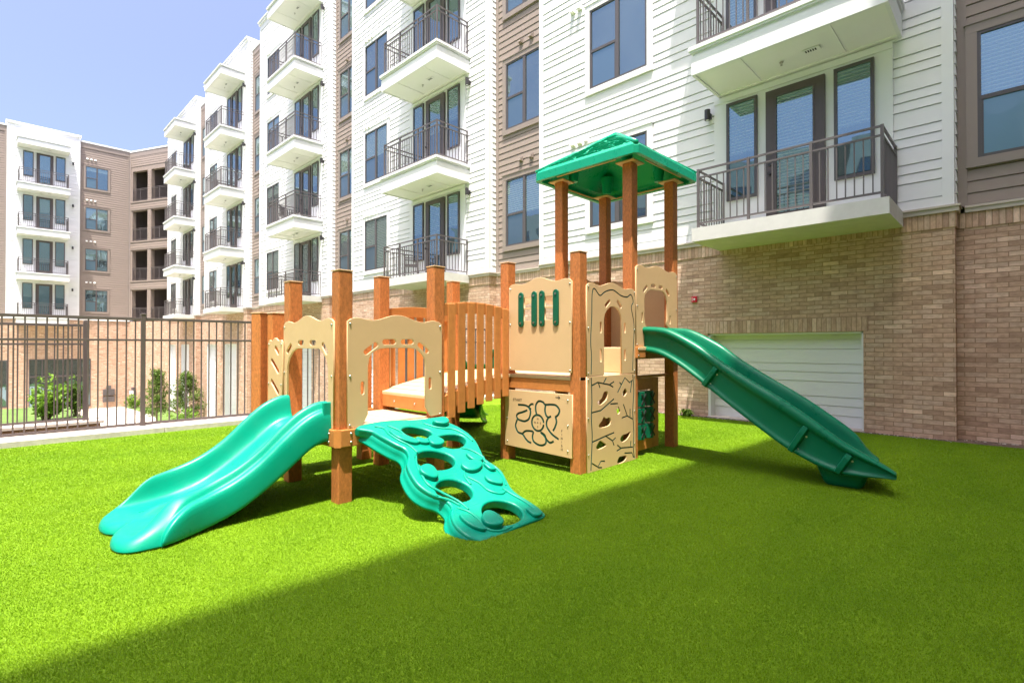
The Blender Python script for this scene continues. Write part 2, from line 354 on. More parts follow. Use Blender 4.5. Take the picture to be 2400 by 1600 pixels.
# turf fibres: real blades over the part of the lawn that is near enough to show them
def blades():
    rng = np.random.default_rng(3)
    n = 1900000
    # denser towards the camera: radius drawn so that density falls as 1/r
    r = .8 + 11.5 * rng.random(n) ** 1.05; a = R(90) + R(44.3) + (rng.random(n) - .5) * R(112)
    x = r*np.cos(a); y = r*np.sin(a)
    k = (x > -9.9) & (y < 9.95) & (y > -12); x = x[k]; y = y[k]; r = r[k]; n = len(x)
    h = (.006 + .007*rng.random(n)); wdt = (.0009 + .00030*r) * (.8 + .5*rng.random(n))
    t = rng.random(n)*2*np.pi; lean = .2 + .7*rng.random(n); la = rng.random(n)*2*np.pi
    dx = np.cos(t)*wdt; dy = np.sin(t)*wdt; lx = np.cos(la)*h*lean; ly = np.sin(la)*h*lean
    z0 = np.full(n, .0005)
    V = np.stack([np.stack([x-dx, y-dy, z0], 1), np.stack([x+dx, y+dy, z0], 1), np.stack([x+lx, y+ly, h], 1)], 1).reshape(-1, 3)
    me = bpy.data.meshes.new('grass'); me.vertices.add(3*n); me.vertices.foreach_set('co', V.ravel())
    me.loops.add(3*n); me.loops.foreach_set('vertex_index', np.arange(3*n, dtype=np.int32))
    me.polygons.add(n); me.polygons.foreach_set('loop_start', np.arange(0, 3*n, 3, dtype=np.int32))
    me.materials.append(M_blade); me.update(calc_edges=True)
    o = bpy.data.objects.new('grass', me); link(o); tag(o, 'short green artificial grass fibres covering the play area', 'grass', kind='stuff')
blades()
# kerb along the turf
mb = MB(); random.seed(4)
y = -14.0
while y < 10:
    l = 2.4 if y > -13 else 1.7
    mb.box(-10.17, -9.93, y + .004, min(y + l, 10.02) - .004, -.3, .085 + random.uniform(-.004, .004)); y += l
o = obj('kerb', mb, M_curb, bevel=.012); tag(o, kind='structure')
# terrace wall that carries the fence (drops to the lower courtyard)
mb = MB(); mb.box(-10.78, -10.175, -14, 10.02, -3.5, .02, 0); mb.box(-10.84, -10.18, -14, 10.02, .022, .055, 1)
o = obj('retaining_wall', mb, [M_brick, M_stone]); tag(o, 'low stone-capped terrace wall under the front metal fence', 'wall')
mb = MB(); mb.box(-12.95, -12.5, -14, 1.6, -3.5, -.06, 0); mb.box(-13.0, -12.45, -14, 1.65, -.058, -.01, 1)
o = obj('retaining_wall', mb, [M_brick, M_stone]); tag(o, 'brick planter wall with pale cap behind the fence at left', 'wall')
mb = MB(); mb.box(-17.5, -12.96, -14, 1.55, -3.5, -.12); o = obj('planting_bed', mb, M_lawn); tag(o, kind='structure')
mb = MB(); mb.quad([(-9.9, 9.90, .006), (2.3, 9.90, .006), (2.3, 10.3, .006), (-9.9, 10.3, .006)])
o = obj('soil_strip', mb, M_soil); tag(o, kind='structure')

rng = random.Random(21); m = MB()
for i in range(900):
    x = rng.uniform(-9.8, 2.2); y = (10.0 if x < -.7 else 10.24) - abs(rng.gauss(0, .045)) - .005; s_ = rng.uniform(.005, .016); a = rng.random()*3.1
    M_ = Matrix.Translation((x, y, s_*.4)) @ Matrix.Rotation(a, 4, 'Z') @ Matrix.Rotation(rng.uniform(-.5,.5), 4, 'X'); m.box(-s_, s_, -s_*.5, s_*.5, -s_*.35, s_*.4, rng.randrange(2), M_)
o = obj('debris', m, [M_soil, M_curb]); tag(o, 'small mortar crumbs and bark chips along the foot of the brick wall', 'debris', kind='stuff')
# ------------------------------------------------------------------ fences
def fence(x, y0, y1, posts, label, z0=.055, step=.123):
    root = empty('metal_fence', (x, (y0+y1)/2, z0)); tag(root, label, 'fence', 'dark metal picket fences')
    for zr, hh in ((1.80, .045), (1.445, .035), (.035, .04)):
        m = MB(); m.box(x-.016, x+.016, y0, y1, z0+zr-hh/2, z0+zr+hh/2); obj('rail', m, M_fence, root, bevel=.003)
    m = MB(); y = y0 + .06
    while y < y1 - .03:
        if min(abs(y-p) for p in posts) > .05: m.box(x-.010, x+.010, y-.010, y+.010, z0+.055, z0+1.78)
        y += step
    o = obj('pickets', m, M_fence, root)
    for p in posts:
        pw = .032 if x > -11 else .042
        m = MB(); m.box(x-pw, x+pw, p-pw, p+pw, z0-.02, z0+1.87)
        po = obj('post', m, M_fence, root, bevel=.003)
        m = MB(); m.box(x-.038, x+.038, p-.038, p+.038, z0+1.871, z0+1.89); m.box(x-.025, x+.025, p-.025, p+.025, z0+1.89, z0+1.9)
        obj('post_cap', m, M_fence, po, bevel=.004)
fence(-10.6, -13.5, 9.98, [-13.4,-11, -8.55,-6.1, -3.4,-.72, 1.92, 4.55, 7.2, 9.9], 'long dark picket fence running along the kerb of the lawn')
fence(-12.72, -13.5, 1.45, [-13.4, -11,-8.5,-6.0,-3.5,-1.1, 1.4], 'shorter dark picket fence on the planter wall behind, ending left', z0=-.01)

# ------------------------------------------------------------------ building kit (local frame: x right, y inward, z up)
H = 3.23; Z0 = 3.48
def vis(parent, Mw): return dict(parent=parent, M=Mw)
def siding(mb, x0, x1, z0, z1, y, pattern, cuts=(), g=.013):
    """lapped boards; pattern = list of exposures repeated upwards; cuts = (xa,xb,za,zb) rectangles left out"""
    z = z0; i = 0
    while z < z1 - .01:
        e = pattern[i % len(pattern)]; zt = min(z + e, z1); i += 1
        segs = [(x0, x1)]
        for xa, xb, za, zb in cuts:
            if za < z + .01 and zb > zt - .01:
                ns = []
                for a, b in segs:
                    if xb <= a or xa >= b: ns.append((a, b)); continue
                    if xa > a: ns.append((a, xa))
                    if xb < b: ns.append((xb, b))
                segs = ns
        for a, b in segs:
            mb.quad([(a, y-.024, z+g), (b, y-.024, z+g), (b, y-.012, zt), (a, y-.012, zt)])
            mb.quad([(a, y+.012, z+g), (b, y+.012, z+g), (b, y-.024, z+g), (a, y-.024, z+g)])
            mb.quad([(a, y+.012, zt), (b, y+.012, zt), (b, y-.012, zt), (a, y-.012, zt)])
            mb.quad([(a, y-.024, z+g), (a, y-.012, zt), (a, y+.012, zt), (a, y+.012, z+g)])
            mb.quad([(b, y-.024, z+g), (b, y-.012, zt), (b, y+.012, zt), (b, y+.012, z+g)])
        z = zt
WP = [.268, .149, .149]; TP = [.176]
kit = {}
def window_meshes(tm, w=1.5, h=1.86, tw=.13, key='w'):
    k = (key, tm.name)
    if k in kit: return kit[k]
    m = MB()
    # trim boards (slot 0)
    m.box(-w/2-tw, w/2+tw, -.046, 0, h, h+tw); m.box(-w/2-tw, w/2+tw, -.046, 0, -tw, 0)
    m.box(-w/2-tw, -w/2, -.044, 0, 0, h); m.box(w/2, w/2+tw, -.044, 0, 0, h)
    m.box(-w/2-tw-.02, w/2+tw+.02, -.062, 0, h+tw, h+tw+.025)
    # frame (slot 1)
    f = .042
    m.box(-w/2, w/2, -.035, 0, h-f, h, 1); m.box(-w/2, w/2, -.04, 0, 0, f, 1)
    m.box(-w/2, -w/2+f, -.037, 0, f, h-f, 1); m.box(w/2-f, w/2, -.037, 0, f, h-f, 1)
    m.box(-.045, .045, -.041, 0, f, h-f, 1)
    zm = h*.47
    m.box(-w/2+f, -.045, -.039, 0, zm-.03, zm+.03, 1)
    m.box(-w/2+f, -w/2+f+.025, -.03, 0, f, zm-.03, 1); m.box(-.07, -.045, -.03, 0, f, zm-.03, 1)
    fr = mesh(m, 'window', [tm, M_frame])
    def pane(x0, x1, z0, z1, y):
        q = MB(); q.quad([(x0, y, z0), (x1, y, z0), (x1, y, z1), (x0, y, z1)]); return q
    a = MB(); a.quad([(-w/2+f, -.012, zm+.03), (-.045, -.012, zm+.03), (-.045, -.012, h-f), (-w/2+f, -.012, h-f)])
    a.quad([(.045, -.012, f), (w/2-f, -.012, f), (w/2-f, -.012, h-f), (.045, -.012, h-f)])
    a.quad([(-w/2+f+.025, -.018, f), (-.07, -.018, f), (-.07, -.018, zm-.03), (-w/2+f+.025, -.018, zm-.03)], 1)
    A = [mesh(a, 'pane', [g, G_scr], fix=False) for g in (G_blind, G_clear, G_half, G_low, G_half)]
    kit[k] = (fr, A); return kit[k]
def add_window(root, Mw, x, y, z, tm, w=1.5, h=1.86, key='w'):
    fr, A = window_meshes(tm, w, h, key=key); M = Mw @ Matrix.Translation((x, y, z))
    o = obj('window', fr, None, root, M); obj('pane', random.choice(A), None, o, M); return o
def sidelight():
    if 'sl' in kit: return kit['sl']
    m = MB(); w, h, f = .56, 1.86, .05
    m.box(-w/2, w/2, -.05, 0, h-f, h); m.box(-w/2, w/2, -.05, 0, 0, f); m.box(-w/2, -w/2+f, -.048, 0, f, h-f); m.box(w/2-f, w/2, -.048, 0, f, h-f)
    A = []
    for g in (G_blind, G_clear, G_half, G_low):
        a = MB(); a.quad([(-w/2+f, -.03, f), (w/2-f, -.03, f), (w/2-f, -.03, h-f), (-w/2+f, -.03, h-f)]); A.append(mesh(a, 'pane', [g], fix=False))
    kit['sl'] = (mesh(m, 'sidelight', [M_frame]), A); return kit['sl']
def doorm():
    if 'd' in kit: return kit['d']
    m = MB(); w, h = .94, 2.5; f = .15
    m.box(-w/2, w/2, -.07, 0, h-.13, h); m.box(-w/2, w/2, -.07, 0, 0, .28); m.box(-w/2, -w/2+f, -.068, 0, .28, h-.13); m.box(w/2-f, w/2, -.068, 0, .28, h-.13)
    for a, b in ((-w/2+f, -w/2+f+.03), (w/2-f-.03, w/2-f)): m.box(a, b, -.076, -.02, .28, h-.13)
    A = []
    for g in (G_blind, G_clear, G_half, G_low):
        a = MB(); a.quad([(-w/2+f+.03, -.045, .28), (w/2-f-.03, -.045, .28), (w/2-f-.03, -.045, h-.13), (-w/2+f+.03, -.045, h-.13)]); A.append(mesh(a, 'pane', [g], fix=False))
    hd = MB(); hd.cyl((-.40, -.071, 1.0), (0,-1,0), .028, .035, 12); hd.cyl((-.40, -.105, 1.0), (0,-1,0), .022, .03, 12, r2=.03); hd.cyl((-.40, -.071, 1.16), (0,-1,0), .028, .03, 12)
    kit['d'] = (mesh(m, 'balcony_door', [M_door]), A, mesh(hd, 'door_handle', [M_lamp])); return kit['d']
BW, BD = 2.87, 1.22
def balcony_meshes():
    if 'b' in kit: return kit['b']
    w, d = BW, BD
    def upper():
        m = MB(); h = .49      # origin: slab underside at the wall
        m.box(-w/2, w/2, -d, .0, .03, .33); m.box(-w/2+.03, w/2-.03, -d+.03, 0, .33, .385); m.box(-w/2-.015, w/2+.015, -d-.02, 0, .385, .42)
        m.box(-w/2-.04, w/2+.04, -d-.045, 0, .42, h)
        # fascia lip round the soffit, soffit board and its cover strips (slot 1)
        m.box(-w/2, w/2, -d, -d+.05, 0, .03); m.box(-w/2, -w/2+.05, -d+.05, 0, 0, .03); m.box(w/2-.05, w/2, -d+.05, 0, 0, .03)
        m.box(-w/2+.05, w/2-.05, -d+.05, 0, .022, .0298, 1)
        for x in (-w*.22, w*.24): m.box(x-.022, x+.022, -d+.05, -.02, .008, .0218, 1)
        m.box(-w/2+.05, w/2-.05, -.12, -.0, .004, .021, 1)
        return mesh(m, 'balcony', [M_wtrim, M_soff])
    def low():
        m = MB(); m.box(-w/2, w/2, -d-.01, 0, 0, .235); return mesh(m, 'balcony', [M_conc])
    # railing, origin on the slab top at the wall
    m = MB(); rw, rd = w/2-.09, d-.07; t = .022
    def bar(a, b, z, hh, ww=.03):
        (x0, y0), (x1, y1) = a, b
        if abs(x0-x1) > abs(y0-y1): m.box(min(x0,x1), max(x0,x1), y0-ww/2, y0+ww/2, z-hh/2, z+hh/2)
        else: m.box(x0-ww/2, x0+ww/2, min(y0,y1), max(y0,y1), z-hh/2, z+hh/2)
    for z, hh in ((1.03, .03), (.90, .026), (.09, .028)):
        bar((-rw+.021, -rd), (rw-.021, -rd), z, hh); bar((-rw, -rd+.021), (-rw, -.02), z, hh); bar((rw, -rd+.021), (rw, -.02), z, hh)
    for x, y in ((-rw, -rd), (rw, -rd), (-rw*.36, -rd), (rw*.33, -rd), (-rw, -.03), (rw, -.03)): m.box(x-.02, x+.02, y-.02, y+.02, 0, 1.05)
    n = 24
    for i in range(1, n):
        x = -rw + 2*rw*i/n
        if min(abs(x-q) for q in (-rw*.36, rw*.33)) < .045: continue
        m.box(x-.008, x+.008, -rd-.008, -rd+.008, .10, .89)
    for s in (-rw, rw):
        for i in range(1, 10):
            y = -rd + (rd-.03)*i/10; m.box(s-.008, s+.008, y-.008, y+.008, .10, .89)
    rl = mesh(m, 'railing', [M_rail])
    v = MB(); v.box(-.13, .13, -.06, .06, -.012, 0, 0)
    for i in range(5): v.box(-.085+i*.035, -.065+i*.035, -.035, .035, -.014, -.0121, 1)
    vm = mesh(v, 'soffit_vent', [M_soff, M_blk])
    s = MB(); s.cyl((0,0,-.008), (0,0,1), .035, .008, 12); s.cyl((0,0,-.05), (0,0,1), .01, .045, 8); s.cyl((0,0,-.056), (0,0,1), .02, .005, 10)
    kit['b'] = (upper(), low(), rl, vm, mesh(s, 'sprinkler', [M_bolt])); return kit['b']
def add_balcony(root, Mw, x, y, floor, kind='upper'):
    U, Lw, RL, VM, SP = balcony_meshes(); zf = Z0 + H*floor
    if kind == 'low':
        M = Mw @ Matrix.Translation((x, y, zf-.235)); o = obj('balcony', Lw, None, root, M, bevel=0)
    else:
        zb = zf - .50; M = Mw @ Matrix.Translation((x, y, zb)); o = obj('balcony', U, None, root, M)
        for me, dx, dy in ((VM, .32, -.62), (SP, -.15, -.55)): obj(me.name.split('.')[0], me, None, o, M @ Matrix.Translation((dx, dy, .008)))
    if kind != 'canopy': obj('railing', RL, None, o, Mw @ Matrix.Translation((x, y, zf if kind == 'low' else zf-.01)))
    return o
def hoods(root, Mw, x, y, z, tm, n=3, gap=.17):
    k = ('hood', tm.name)
    if k not in kit:
        m = MB(); m.quad([(-.05,0,.10),(.05,0,.10),(.05,-.10,.05),(-.05,-.10,.05)])
        m.quad([(-.05,-.10,.05),(.05,-.10,.05),(.05,-.11,.0),(-.05,-.11,.0)]); m.quad([(-.05,0,.10),(-.05,-.10,.05),(-.05,-.11,0),(-.05,0,0)]); m.quad([(.05,0,.10),(.05,0,0),(.05,-.11,0),(.05,-.10,.05)])
        m.quad([(-.05,0,.0),(.05,0,.0),(.05,-.11,0),(-.05,-.11,0)])
        m.box(-.065,.065,-.026,0,-.01,.115)
        kit[k] = mesh(m, 'vent_hood', [tm])
    for i in range(n): obj('vent_hood', kit[k], None, root, Mw @ Matrix.Translation((x+gap*i, y-.01, z)))
def lampm():
    if 'lamp' not in kit:
        m = MB(); m.cyl((0,-.11,-.09), (0,0,1), .055, .2, 16); m.box(-.04,.04,-.06,0,-.05,.05); m.cyl((0,-.11,-.092), (0,0,1), .03, .002, 12, 1)
        kit['lamp'] = mesh(m, 'wall_lamp', [M_lamp, M_alw], False)
    return kit['lamp']
def door_group(root, Mw, c, y, floor, tm=M_wtrim):
    zf = Z0 + H*floor; S, SA = sidelight(); D, DA, HD = doorm()
    m = MB(); x0, x1 = c-1.42, c+1.42
    m.box(x0, x1, y-.030, y, zf+.0, zf+2.72)
    m.box(x0-.0, x1+.0, y-.05, y-.0302, zf+2.60, zf+2.70)
    obj('door_surround', m, tm, root, Mw)
    g = random.randrange(4)
    for dx in (-.89, .90):
        M = Mw @ Matrix.Translation((c+dx, y-.030, zf+.68)); o = obj('sidelight', S, None, root, M); obj('pane', SA[g], None, o, M)
    M = Mw @ Matrix.Translation((c+.02, y-.030, zf+.015)); o = obj('balcony_door', D, None, root, M)
    obj('pane', DA[0 if tm is M_wtrim and floor == 0 and c == doorc[0] else random.randrange(4)], None, o, M); obj('door_handle', HD, None, o, M)

# ------------------------------------------------------------------ long wing
main = empty('apartment_building', (-20, W, 0)); I = Matrix.Identity(4)
tag(main, 'long five storey apartment wing with white and taupe bays above a brick base', 'building', 'apartment building wings')
rights = [-.655, -10.68, -20.30, -29.75, -39.25]; lefts = [-8.78, -18.44, -27.98, -37.35, -46.88]
slabc = [-2.70, -12.95, -22.35, -31.65, -40.95]; doorc = [-2.80, -13.10, -22.4, -31.7, -41.0]; winc = [-6.43, -16.65, -26.15, -35.5, -44.9]
ZT, ZTT = 17.95, 17.45; RET = .26
for k in range(5):
    xr, xl = rights[k], lefts[k]
    # brick base with openings for the white recessed panels
    base = -3.5 if k else -3.5
    if k == 0: ops = [(-4.39, -1.80, -.05, 1.64)]
    else: ops = [(xr-7.1, xr-5.1, -3.4, 1.52), (xr-3.7, xr-1.65, -3.4, 1.52)]
    m = MB(); xs = sorted({xl, xr, *[o_[0] for o_ in ops], *[o_[1] for o_ in ops]})
    for a, b in zip(xs[:-1], xs[1:]):
        op = [o_ for o_ in ops if o_[0] <= a+1e-6 and o_[1] >= b-1e-6]
        if op:
            m.box(a, b, W, W+.6, op[0][3], 3.38); m.box(a, b, W, W+.6, base, op[0][2])
        else: m.box(a, b, W, W+.6, base, 3.38)
    obj('brick_wall', m, M_brick, main)
    for j, o_ in enumerate(ops):
        a, b, za, zb = o_
        m = MB(); siding(m, a, b, za, zb, W+.24, [.26,.16,.15] if k == 0 else WP, g=.006 if k == 0 else .012); m.box(a, a+.05, W+.02, W+.24, za, zb); m.box(b-.03, b, W+.02, W+.24, za, zb)
        m.box(a, b, W+.02, W+.24, zb-.03, zb-.002); m.box(a, b, W+.252, W+.3, za, zb)
        obj('recessed_panel', m, M_white, main)
        m = MB(); m.box(a, b, W-.03, W+.3, za-.02, za+.075 if k == 0 else za+.02); obj('sill', m, M_stone, main)
        m = MB(); m.box(a-.07, b+.07, W-.012, W+.1, zb+.002, zb+.235); obj('lintel', m, M_sold, main)
    # soldier band and stone ledge
    m = MB(); m.box(xl, xr+.0, W-.018, W+.2, 3.16, 3.385); m.box(xr, xr+.018, W-.018, W+RET, 3.16, 3.385); obj('soldier_course', m, M_sold, main)
    m = MB(); m.box(xl, xr+.05, W-.05, W+.3, 3.386, 3.475); m.box(xl, xr+.07, W-.075, W+.3, 3.455, 3.485); obj('stone_ledge', m, M_stone, main)
    # siding
    m = MB(); siding(m, xl+.13, xr-.14, 3.63, ZT-.30, W, WP); m.box(xl+.1, xr-.1, W+.012, W+.5, 3.486, ZT-.02); obj('siding', m, M_white, main)
    m = MB(); m.box(xl, xl+.13, W-.032, W+.5, 3.486, ZT-.02); m.box(xr-.14, xr+.0, W-.032, W+.10, 3.486, ZT-.02)
    m.box(xl+.13, xr-.14, W-.028, W, 3.486, 3.63); m.box(xl+.13, xr-.14, W-.030, W, ZT-.30, ZT-.02); obj('corner_trim', m, M_wtrim, main)
    # return of the bay on its right side
    m = MB(); Mr = Matrix.Translation((xr, W+.10, 0)) @ Matrix.Rotation(R(90), 4, 'Z'); siding(m, 0, RET-.10, 3.486, ZT-.02, 0, TP)
    mm = MB(); mm.v = [tuple(Mr @ Vector(v)) for v in m.v]; mm.f = m.f; mm.m = m.m; obj('siding', mm, M_white, main)
    m = MB(); m.box(xl-.06, xr+.06, W-.09, W+.6, ZT-.02, ZT+.10); m.box(xl-.09, xr+.09, W-.13, W+.6, ZT+.10, ZT+.16); obj('roof_coping', m, M_wtrim, main)
    for f in range(4):
        add_balcony(main, I, slabc[k], W, f, 'low' if f == 0 else 'upper'); door_group(main, I, doorc[k], W-.016, f)
        add_window(main, I, winc[k], W-.018, Z0 + .69 + (H+.03)*f, M_wtrim)
        hoods(main, I, winc[k]-1.25 if k == 0 else winc[k]-.65, W-.01, Z0+2.75+H*f, M_soff, 3 if f % 2 == 0 else 2, .2 if k else .2)
        dx = -1.52 if k == 0 else 1.6
        obj('wall_lamp', lampm(), None, main, Matrix.Translation((doorc[k]+dx, W-.02, Z0+2.42+H*f)))
    add_balcony(main, I, slabc[k], W, 4, 'canopy')
# taupe sections between the bays
segs = [(-.655, 2.60, 0)] + [(rights[k+1], lefts[k], k+1) for k in range(4)] + [(-48.15, -46.88, 5)]
for xa, xb, k in segs:
    Y = W + RET
    m = MB(); m.box(xa, xb, Y, Y+.5, -3.5, 3.38); obj('brick_wall', m, M_brick, main)
    m = MB(); m.box(xa+.018, xb-.002, Y-.018, Y+.1, 3.16, 3.385); obj('soldier_course', m, M_sold, main)
    m = MB(); m.box(xa+.10, xb-.002, Y-.05, Y+.3, 3.386, 3.475); m.box(xa+.10, xb-.002, Y-.07, Y+.3, 3.45, 3.485); obj('stone_ledge', m, M_stone, main)
    m = MB(); siding(m, xa+.10, xb-.002, 3.486, ZTT-.3, Y, TP); m.box(xa, xb, Y+.012, Y+.4, 3.486, ZTT); obj('siding', m, M_taupe, main)
    m = MB(); m.box(xa+.001, xa+.13, Y-.03, Y, 3.486, ZTT-.3); m.box(xa+.001, xb-.002, Y-.034, Y, ZTT-.3, ZTT); obj('corner_trim', m, M_ttrim, main)
    m = MB(); m.box(xa, xb, Y-.06, Y+.6, ZTT+.002, ZTT+.12); obj('roof_coping', m, M_wtrim, main)
    if k < 5:
        for f in range(4):
            x = .345 if k == 0 else xa+1.15
            add_window(main, I, x, Y-.018, Z0+.69+(H+.03)*f, M_ttrim, w=1.4 if k else 1.5, key='t' if k else 'w')
            if k: hoods(main, I, xa+1.02, Y-.01, Z0+2.95+H*f, M_ttrim, 2, .38)
# roof deck and rear of the wing, and the cross wing on the right that shades the lawn
m = MB(); m.box(-48, 16, W+.55, W+16, -3.5, 17.2); obj('roof', m, M_roofing, main)
wx = lambda y: 1.84 + .055*y
m = MB(); n = len(m.v)
pts = [(wx(-11), -11), (16, -11), (16, W+.5), (wx(W+.5), W+.5)]
m.loft([[(x, y, 3.4) for x, y in pts], [(x, y, 26) for x, y in pts]]); 
obj('wall', m, M_white, main)
m = MB(); pts = [(wx(-11)-.04, -11), (16, -11), (16, W+.5), (wx(W+.5)-.04, W+.5)]
m.loft([[(x, y, -3.5) for x, y in pts], [(x, y, 3.4) for x, y in pts]]); obj('brick_wall', m, M_brick, main)

# ------------------------------------------------------------------ end wing far left
endb = empty('apartment_building', (-52, 3, -3.5), R(90))
tag(endb, 'distant apartment wing closing the courtyard at left, white bay and brown bay', 'building', 'apartment building wings')
E_ = Matrix.Translation((-52, 0, 0)) @ Matrix.Rotation(R(90), 4, 'Z')     # local x = world y, inward = -x
def E(m, name, mt): return obj(name, m, mt, endb, E_)
m = MB()
for a, b, z0, z1 in ((-14, 2.5, -3.5, 3.38), (2.5, 6.0, .42, 3.38), (6.0, 8.48, -3.5, 3.38), (2.5, 6.0, -3.5, -3.3)): m.box(a, b, 0, .5, z0, z1)
E(m, 'brick_wall', M_brick)
m = MB(); m.box(-14, 8.48, -.06, .3, 3.385, 3.48); E(m, 'stone_ledge', M_wtrim)
m = MB(); siding(m, 1.35, 5.20, 3.63, ZT-.65, 0, WP); m.box(1.22, 5.305, .012, .5, 3.486, ZT-.4); E(m, 'siding', M_white)
m = MB(); m.box(1.22, 1.35, -.03, 0, 3.486, ZT-.4); m.box(5.2, 5.305, -.03, 0, 3.486, ZT-.4); E(m, 'corner_trim', M_wtrim)
m = MB(); m.box(1.15, 5.37, -.10, .5, ZT-.40, ZT-.25); E(m, 'roof_coping', M_wtrim)
for a, b in ((-14, 1.22), (5.305, 8.48)):
    m = MB(); siding(m, a+.08, b-.08, 3.486, 16.9, .22, TP); m.box(a, b, .232, .6, 3.486, 17.3); E(m, 'siding', M_taupe)
    m = MB(); m.box(a, a+.1, .17, .22, 3.486, 16.9); m.box(b-.12, b, .17, .22, 3.486, 16.9); m.box(a, b, .165, .22, 16.9, 17.3); E(m, 'corner_trim', M_ttrim)
    m = MB(); m.box(a, b, .12, .6, 17.3, 17.42); E(m, 'roof_coping', M_wtrim)
for f in range(4):
    add_balcony(endb, E_, 3.18, 0, f); door_group(endb, E_, 3.25, -.016, f)
    add_window(endb, E_, 6.36, .202, Z0+.62+H*f, M_ttrim, w=1.4, h=1.7, key='e'); hoods(endb, E_, 5.75, .21, Z0+2.85+H*f, M_soff, 3, .25)
    obj('wall_lamp', lampm(), None, endb, E_ @ Matrix.Translation((4.88, -.02, Z0+2.2+H*f)))
add_balcony(endb, E_, 3.18, 0, 4, 'canopy')
# shop-like glazing on its ground floor
m = MB()
for i in range(6): x = 2.5+i*.7-.03; m.box(x, x+.06, -.03, .06, -3.3, .40)
m.box(2.5, 6.0, -.035, .06, .34, .42); m.box(2.5, 6.0, -.035, .06, -.95, -.80); m.box(2.5, 6.0, -.035, .06, -3.3, -3.15)
o = E(m, 'storefront_window', M_frame)
m = MB(); m.quad([(2.5, .03, -3.3), (6.0, .03, -3.3), (6.0, .03, .42), (2.5, .03, .42)]); obj('pane', mesh(m, 'pane', [G_clear], fix=False), None, o, E_)
m = MB(); m.box(0.2, 1.35, -.02, .05, -3.0, .38); o = E(m, 'storefront_window', M_frame)
m = MB(); m.quad([(.26, -.024, -2.9), (1.29, -.024, -2.9), (1.29, -.024, .3), (.26, -.024, .3)]); obj('pane', mesh(m, 'pane', [G_clear], fix=False), None, o, E_)
# chamfered corner with open breezeways
dv = Vector((3.85, 1.81)); cl = dv.length; ang = math.atan2(dv.y, dv.x)
C_ = Matrix.Translation((-52, 8.48, 0)) @ Matrix.Rotation(ang, 4, 'Z')
def Cc(m, name, mt, par=endb): return obj(name, m, mt, par, C_)
m = MB(); m.box(0, cl, 0, .4, -3.5, 3.38); Cc(m, 'brick_wall', M_brick)
o1, o2 = (.28, 2.0), (2.42, cl-.05)
m = MB()
siding(m, .12, cl-.01, 3.5+4*H-.42, 16.8, 0, TP); m.box(0, cl, 0, .3, 3.5+4*H-.42, 17.2)
for f in range(4):
    z = Z0+H*f; zt = z+2.45
    for a, b in ((0, o1[0]), (o1[1], o2[0]), (o2[1], cl)): m.box(a, b, 0, .3, z, zt)
    siding(m, 0, cl, z-.78 if f else 3.486, z, 0, [.2]); m.box(0, cl, .001, .3, zt, z+H)
    siding(m, o1[1]+.03, o2[0]-.03, z, zt, 0, TP)
Cc(m, 'siding', M_taupe)
m = MB(); m.box(0, .12, -.03, 0, 3.486, 16.8); m.box(0, cl, -.03, 0, 16.8, 17.2)
for f in range(1, 4): m.box(.12, cl, -.05, 0, Z0+H*f-.12, Z0+H*f); m.box(.12, cl, -.04, 0, Z0+H*f-.72, Z0+H*f-.62)
Cc(m, 'corner_trim', M_ttrim)
m = MB(); m.box(0, cl, -.06, .5, 17.2, 17.32); Cc(m, 'roof_coping', M_wtrim)
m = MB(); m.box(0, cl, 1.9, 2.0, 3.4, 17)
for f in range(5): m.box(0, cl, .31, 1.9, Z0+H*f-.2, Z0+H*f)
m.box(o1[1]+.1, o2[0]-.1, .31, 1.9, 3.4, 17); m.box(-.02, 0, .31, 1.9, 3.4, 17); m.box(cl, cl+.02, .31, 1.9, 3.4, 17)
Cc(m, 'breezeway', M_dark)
for f in range(4):
    for a, b in (o1, o2):
        m = MB(); z = Z0+H*f
        for zr in (1.0, .90, .08): m.box(a, b, .02, .05, z+zr, z+zr+.03)
        x = a+.06
        while x < b: m.box(x-.008, x+.008, .03, .045, z+.1, z+.9); x += .11
        for x in (a+.02, (a+b)/2, b-.02): m.box(x-.018, x+.018, .015, .055, z, z+1.04)
        Cc(m, 'railing', M_rail)
    m = MB(); m.cyl((1.1, 1.8, Z0+H*f+1.75), (0,0,1), .09, .25, 12); Cc(m, 'wall_lamp', M_lamp)
m = MB(); m.box(-14, 8.4, .62, 14, -3.5, 17.0); E(m, 'roof', M_roofing)

O_ = Matrix.Translation((0, -27, 0)) @ Matrix.Rotation(math.pi, 4, 'Z')     # faces +y
for k in range(7):
    xa = -8 + 9.6*k
    m = MB(); m.box(xa, xa+7.7, 0, 1, -3.5, 17.8); obj('siding', m, M_white, endb, O_)
    m = MB(); m.box(xa+7.7, xa+9.6, .26, 1, -3.5, 17.3); obj('siding', m, M_taupe, endb, O_)
    for f in range(4):
        for dx in (1.4, 4.2, 6.2): add_window(endb, O_, xa+dx, -.01, Z0+.6+H*f, M_wtrim)
        m = MB(); m.box(xa+3.0, xa+6.9, -1.2, 0, Z0+H*f-.45, Z0+H*f); obj('balcony', m, M_wtrim, endb, O_)
